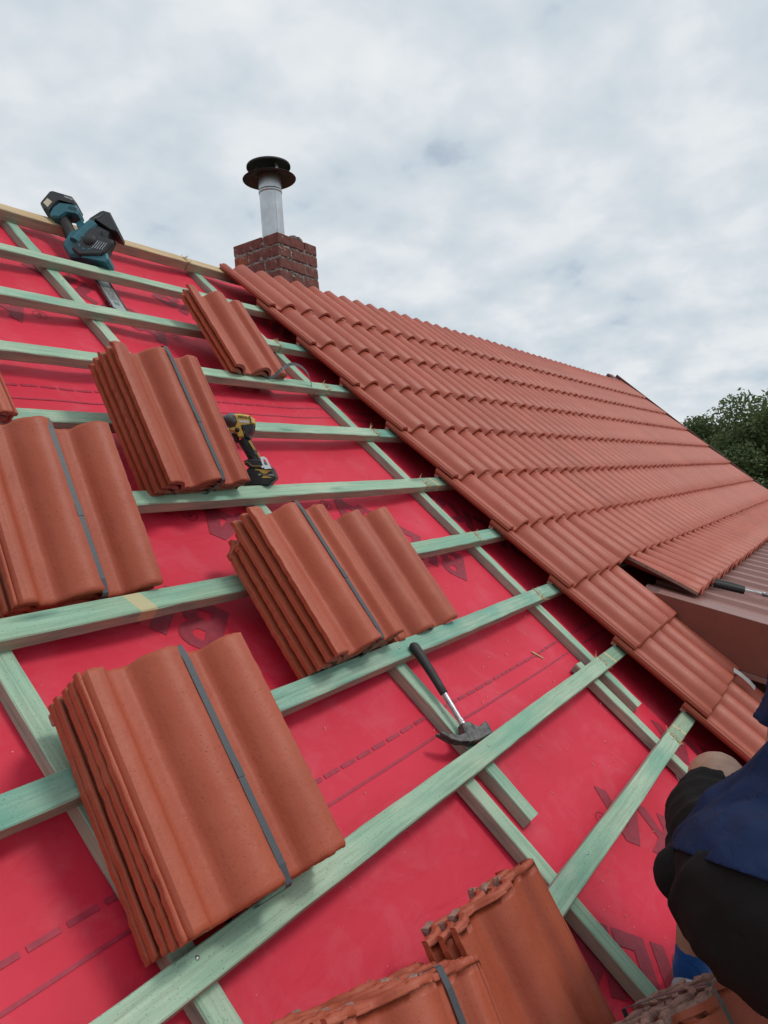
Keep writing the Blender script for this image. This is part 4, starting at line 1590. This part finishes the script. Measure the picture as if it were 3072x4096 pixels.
# ------------------------------------------------------------------ the person squatting at the right, working on the tiles
def capsules(caps, seg=14):
    mb = MB()
    for p0, r0, p1, r1 in caps:
        p0, p1 = Vector(p0), Vector(p1)
        d = p1 - p0
        Ld = max(d.length, 1e-4)
        q = d.normalized().to_track_quat('Z', 'Y').to_matrix() if d.length > 1e-4 else Matrix.Identity(3)
        prof = []
        for i in range(6):
            a = -pi / 2 + (pi / 2) * i / 5
            prof.append((max(1e-4, r0 * cos(a)), r0 * sin(a)))
        for i in range(6):
            a = (pi / 2) * i / 5
            prof.append((max(1e-4, r1 * cos(a)), Ld + r1 * sin(a)))
        mb.lathe(prof, seg, p0, mat=q)
    return mb


def organic(name, caps, mat, parent, voxel=0.010, smooth=8, wrinkle=0.0, wscale=14.0, seed=0.0, keep=None, cuts=(), fold=None):
    me = capsules(caps).mesh(name)
    o = bpy.data.objects.new(name, me)
    COL.objects.link(o)
    r_ = o.modifiers.new('r', 'REMESH'); r_.mode = 'VOXEL'; r_.voxel_size = voxel; r_.use_smooth_shade = True
    s_ = o.modifiers.new('s', 'SMOOTH'); s_.factor = 0.5; s_.iterations = smooth
    dg = bpy.context.evaluated_depsgraph_get()
    me2 = bpy.data.meshes.new_from_object(o.evaluated_get(dg))
    bpy.data.objects.remove(o)
    if wrinkle:
        nm = [v.normal.copy() for v in me2.vertices]
        for v, n_ in zip(me2.vertices, nm):
            p = v.co
            w_ = noise.noise((p.x * wscale, p.y * wscale * 0.8, p.z * wscale * 1.6 + seed)) + 0.5 * noise.noise((p.x * wscale * 2.3 + p.z * 9, p.y * wscale * 2.0, p.z * wscale * 2.6 + seed))
            rdg = 1 - abs(noise.noise((p.x * wscale * 0.7 + p.y * 7, p.z * wscale * 1.1, seed + 5)))
            d_ = wrinkle * (w_ + 0.9 * (rdg - 0.6))
            if fold:
                fd, fs, fa = fold
                al = p.dot(fd)
                off_ = p - fd * al
                k1 = noise.noise((off_.x * fs + al * 1.5, off_.y * fs, off_.z * fs + seed))
                k2 = noise.noise((off_.x * fs * 2.1, off_.y * fs * 2.1 + al * 2.0, off_.z * fs * 2.1 + seed + 3))
                d_ += fa * ((1 - abs(k1)) ** 4 - 0.35) + fa * 0.45 * ((1 - abs(k2)) ** 4 - 0.35)
            v.co = p + n_ * d_
    if keep:
        bm = bmesh.new(); bm.from_mesh(me2)
        for co_, no_ in cuts:
            bmesh.ops.bisect_plane(bm, geom=bm.verts[:] + bm.edges[:] + bm.faces[:], plane_co=co_, plane_no=no_)
        bmesh.ops.delete(bm, geom=[f for f in bm.faces if not keep(f.calc_center_median())], context='FACES')
        bm.to_mesh(me2); bm.free()
    for p in me2.polygons:
        p.use_smooth = True
    me2.materials.clear()
    me2.materials.append(M[mat])
    return link(name, me2, mat, parent)


# joints in world metres, z relative to the slope origin
J = dict(kneeL=(1.777, -0.396, 0.190), thighL=(1.563, -0.432, 0.176), hipL=(1.386, -0.520, 0.175), buttL=(1.290, -0.552, 0.200),
         hipR=(1.430, -0.705, 0.155), buttR=(1.315, -0.735, 0.175), kneeR=(1.74, -0.86, 0.03), ankR=(1.50, -0.82, -0.36),
         ankL=(1.640, -0.352, -0.148), pelvis=(1.365, -0.635, 0.205), waist=(1.47, -0.690, 0.315), chest=(1.638, -0.770, 0.475), neck=(1.80, -0.79, 0.64),
         shL=(1.77, -0.610, 0.572), shR=(1.80, -0.95, 0.55), elL=(1.762, -0.534, 0.262), wrL=(1.99, -0.60, 0.15), elR=(1.92, -1.02, 0.32), wrR=(2.12, -0.93, 0.20))
J = {k: Vector(v) for k, v in J.items()}
per = empty('person', 'person in navy shirt and black shorts squatting at the right edge beside the tiles', 'person', Matrix.Translation((0, 0, Z0)))
hdc = Vector((1.93, -0.80, 0.75))
body = [(J['pelvis'], 0.115, J['waist'], 0.115), (J['waist'], 0.115, J['chest'], 0.135), (J['chest'], 0.125, J['neck'], 0.055), (J['neck'], 0.055, hdc, 0.06),
        (hdc - Vector((0.02, 0, 0)), 0.082, hdc + Vector((0.035, 0, 0.01)), 0.078), (hdc + Vector((0.05, 0, -0.06)), 0.05, hdc + Vector((0.03, 0, -0.03)), 0.06),
        (hdc + Vector((0.112, 0, -0.005)), 0.010, hdc + Vector((0.125, 0, -0.035)), 0.013),
        (hdc + Vector((0.0, 0.085, -0.01)), 0.012, hdc + Vector((0.0, 0.09, 0.02)), 0.014), (hdc + Vector((0.0, -0.085, -0.01)), 0.012, hdc + Vector((0.0, -0.09, 0.02)), 0.014)]
for s_ in 'LR':
    body += [(J['hip' + s_], 0.088, J['knee' + s_], 0.064), (J['knee' + s_], 0.060, J['knee' + s_].lerp(J['ank' + s_], 0.35) + Vector((-0.02, 0, 0)), 0.056),
             (J['knee' + s_].lerp(J['ank' + s_], 0.35) + Vector((-0.02, 0, 0)), 0.056, J['ank' + s_], 0.036), (J['butt' + s_], 0.10, J['hip' + s_], 0.10),
             (J['chest'], 0.10, J['sh' + s_], 0.062), (J['sh' + s_], 0.058, J['el' + s_], 0.042), (J['el' + s_], 0.041, J['wr' + s_], 0.027)]
    f_ = (J['wr' + s_] - J['el' + s_]).normalized()
    sd = f_.cross(Vector((0, 0, 1))).normalized()
    pm_ = J['wr' + s_] + f_ * 0.075
    body += [(J['wr' + s_], 0.026, pm_ + sd * 0.018, 0.020), (J['wr' + s_], 0.026, pm_ - sd * 0.018, 0.020)]
    for q, ln in zip((-0.033, -0.011, 0.011, 0.033), (0.050, 0.062, 0.066, 0.055)):
        k0 = pm_ + sd * q
        k1 = k0 + f_ * ln * 0.6 + Vector((0, 0, -0.008)); k2 = k1 + f_ * ln * 0.35 + Vector((0, 0, -0.022))
        body += [(k0, 0.0095, k1, 0.0088), (k1, 0.0088, k2, 0.0078)]
    ts = 1 if s_ == 'R' else -1
    k0 = J['wr' + s_] + f_ * 0.03 - sd * 0.026 * ts; k1 = k0 - sd * 0.030 * ts + f_ * 0.032; k2 = k1 + f_ * 0.03 + Vector((0, 0, -0.012))
    body += [(k0, 0.012, k1, 0.011), (k1, 0.0105, k2, 0.009)]
    ft = J['ank' + s_]
    body += [(ft, 0.036, ft + Vector((-0.02, 0, -0.06)), 0.034), (ft + Vector((-0.02, 0, -0.06)), 0.034, ft + Vector((0.13, 0.0, -0.07)), 0.028)]
organic('body', body, 'skin', per, 0.0075, 6)
# black shorts
sh_ = [(J['buttL'], 0.140, J['hipL'], 0.118), (J['buttR'], 0.140, J['hipR'], 0.118), (J['buttL'], 0.130, J['buttR'], 0.130), (J['hipL'], 0.11, J['hipR'], 0.11), (J['pelvis'], 0.125, J['waist'], 0.112),
       (J['hipL'], 0.108, J['thighL'], 0.090), (J['thighL'], 0.090, (1.716, -0.400, 0.166), 0.080), (J['hipR'], 0.112, J['kneeR'].lerp(J['hipR'], 0.12), 0.085),
       ((1.399, -0.398, 0.164), 0.044, (1.50, -0.425, 0.150), 0.060)]
hem_c = Vector((1.705, -0.402, 0.172)); hem_n = Vector((0.93, 0.10, 0.36)).normalized()
hem_c2 = J['kneeR'].lerp(J['hipR'], 0.10); hem_n2 = (J['kneeR'] - J['hipR']).normalized()
shorts = organic('shorts', sh_, 'shorts', per, 0.007, 6, 0.004, 10.0, 2.0, fold=(Vector((0.25, 0.55, -0.8)).normalized(), 8.0, 0.012), cuts=[(hem_c, hem_n), (hem_c2, hem_n2)], keep=lambda c: not (c.x < 1.40 and c.y < -0.46 and (c - Vector((0.0546, -0.7167, 0.8757))).dot(Vector((0.470, -0.144, 0.871)).normalized()) > 0.010 and c.y > -0.70) and not ((c - hem_c).dot(hem_n) > 0.0 and c.y > -0.6) and not ((c - hem_c2).dot(hem_n2) > 0 and c.y < -0.62))
so = shorts.modifiers.new('thick', 'SOLIDIFY'); so.thickness = 0.003; so.offset = 1.0
# frayed threads at the hem
fr = MB()
random.seed(5)
e1 = hem_n.orthogonal().normalized(); e2 = hem_n.cross(e1)
for i in range(26):
    a = random.uniform(0, 2 * pi)
    p0 = hem_c + Vector((0, 0, -0.006)) + (e1 * cos(a) + e2 * sin(a)) * 0.083
    fr.tube([p0, p0 + hem_n * random.uniform(0.004, 0.016) + Vector((random.uniform(-.008, .008), random.uniform(-.008, .008), random.uniform(-.006, .010)))], [0.0011, 0.0006], 4)
o = build(fr, 'frayed_threads', 'hem_thread', shorts); o['kind'] = 'stuff'
# navy shirt
shirt_c = [(J['pelvis'] + Vector((0.02, -0.02, 0.05)), 0.130, J['waist'], 0.135), (J['waist'], 0.135, J['chest'], 0.150), (J['chest'], 0.14, J['neck'] - Vector((0.03, 0, 0.04)), 0.075),
           (J['chest'], 0.11, J['shL'], 0.075), (J['chest'], 0.11, J['shR'], 0.075), (J['shL'], 0.072, J['shL'].lerp(J['elL'], 0.90), 0.056), (J['shR'], 0.072, J['shR'].lerp(J['elR'], 0.7), 0.056),
           (J['buttL'], 0.149, J['hipL'], 0.122), (J['buttL'], 0.140, J['buttR'], 0.140), ((1.400, -0.420, 0.222), 0.034, (1.440, -0.503, 0.250), 0.080), ((1.380, -0.445, 0.190), 0.040, (1.37, -0.56, 0.22), 0.125), ((1.440, -0.503, 0.250), 0.080, (1.456, -0.63, 0.313), 0.125), ((1.37, -0.56, 0.22), 0.125, J['waist'], 0.13)]
hemP, hemN = Vector((0.0546, -0.7167, 0.8757)), Vector((0.470, -0.144, 0.871)).normalized()
cufL = J['shL'].lerp(J['elL'], 0.77); cufN = (J['elL'] - J['shL']).normalized()
cufR = J['shR'].lerp(J['elR'], 0.70); cufN2 = (J['elR'] - J['shR']).normalized()
def keep_shirt(c):
    if (c - hemP).dot(hemN) < 0.0:
        return False
    if (c - cufL).dot(cufN) > 0 and (c - cufL).length < 0.11 and c.x > 1.70:
        return False
    if (c - cufR).dot(cufN2) > 0 and (c - cufR).length < 0.11 and c.x > 1.70:
        return False
    return True
shirt = organic('shirt', shirt_c, 'navy', per, 0.007, 7, 0.007, 6.0, 7.0, fold=(Vector((0.62, -0.45, 0.64)).normalized(), 7.0, 0.016), cuts=[(hemP, hemN), (cufL, cufN), (cufR, cufN2)], keep=keep_shirt)
so = shirt.modifiers.new('thick', 'SOLIDIFY'); so.thickness = 0.003; so.offset = 1.0
for c_, n_ in ((cufL, cufN), (cufR, cufN2)):
    cu_ = MB()
    q = n_.to_track_quat('Z', 'Y').to_matrix()
    cu_.lathe([(0.058, -0.028), (0.0615, -0.026), (0.0615, 0.004), (0.056, 0.005), (0.054, -0.02)], 24, c_, mat=q)
    build(cu_, 'sleeve_cuff', 'cuff', shirt)
# socks and shoes
for s_ in 'LR':
    a = J['ank' + s_]; k = J['knee' + s_]
    up_ = (k - a).normalized()
    organic('sock', [(a + up_ * 0.016, 0.0375, a, 0.0385), (a, 0.0385, a + Vector((-0.02, 0, -0.05)), 0.038), (a, 0.037, a + Vector((0.05, 0, -0.045)), 0.036)], 'sock', per, 0.006, 4, 0.002, 30.0)
    shoe = organic('shoe', [(a + Vector((-0.035, 0, -0.050)), 0.040, a + Vector((-0.03, 0, -0.075)), 0.042), (a + Vector((-0.03, 0, -0.070)), 0.042, a + Vector((0.13, 0.005, -0.080)), 0.038), (a + Vector((0.04, 0, -0.050)), 0.036, a + Vector((0.10, 0, -0.07)), 0.038)], 'shoe', per, 0.006, 4)
    sl = MB()
    out = [(-0.085, 0.0), (-0.075, 0.034), (-0.02, 0.040), (0.08, 0.046), (0.15, 0.034), (0.175, 0.0), (0.15, -0.034), (0.08, -0.040), (-0.02, -0.036), (-0.075, -0.032)]
    sl.prism([(x + a.x, y + a.y) for x, y in out], a.z - 0.130, a.z - 0.105, ch=0.004)
    build(sl, 'shoe_sole', 'white', shoe)
hr = organic('hair', [(hdc + Vector((-0.03, 0, 0.03)), 0.092, hdc + Vector((0.02, 0, 0.035)), 0.086), (hdc + Vector((-0.05, 0, -0.02)), 0.075, hdc + Vector((-0.03, 0, 0.02)), 0.09)], 'hair', per, 0.008, 3, 0.004, 40.0)


# ------------------------------------------------------------------ wood shavings and crumbs scattered on the membrane
random.seed(21)
sh = MB()
for i in range(90):
    u, v = random.uniform(0.5, 2.7), random.uniform(-0.35, 2.4)
    if random.random() < 0.5:
        u, v = random.uniform(1.5, 2.65), random.uniform(-0.3, 0.9)
    a = random.uniform(0, pi)
    l = random.uniform(0.002, 0.009)
    z = sag(u, v) + 0.002
    d = Vector((cos(a), sin(a), 0)) * l
    sh.tube([Vector((u, v, z)) - d, Vector((u, v, z + random.uniform(0.0005, 0.003))), Vector((u, v, z)) + d], [0.0004, 0.0009, 0.0003], 4)
o = build(sh, 'wood_shavings', 'splinter', None, ROOF)
tag(o, 'tiny pale wood slivers scattered over the red membrane', 'wood shavings')
o['kind'] = 'stuff'
for (u, v, a, l) in ((2.455, 0.40, 2.2, 0.026),):
    c_ = MB()
    d = Vector((cos(a), sin(a), 0)) * l
    c_.prism([(-l, -0.003), (l * 0.6, -0.004), (l, 0.0), (l * 0.5, 0.003), (-l, 0.002)], 0, 0.0025)
    o = build(c_, 'wood_chip', 'splinter', None, ROOF @ T(u, v, sag(u, v) + 0.002) @ RZ(a))
    tag(o, 'pale wood chip lying on the membrane by the counter batten', 'wood chip')
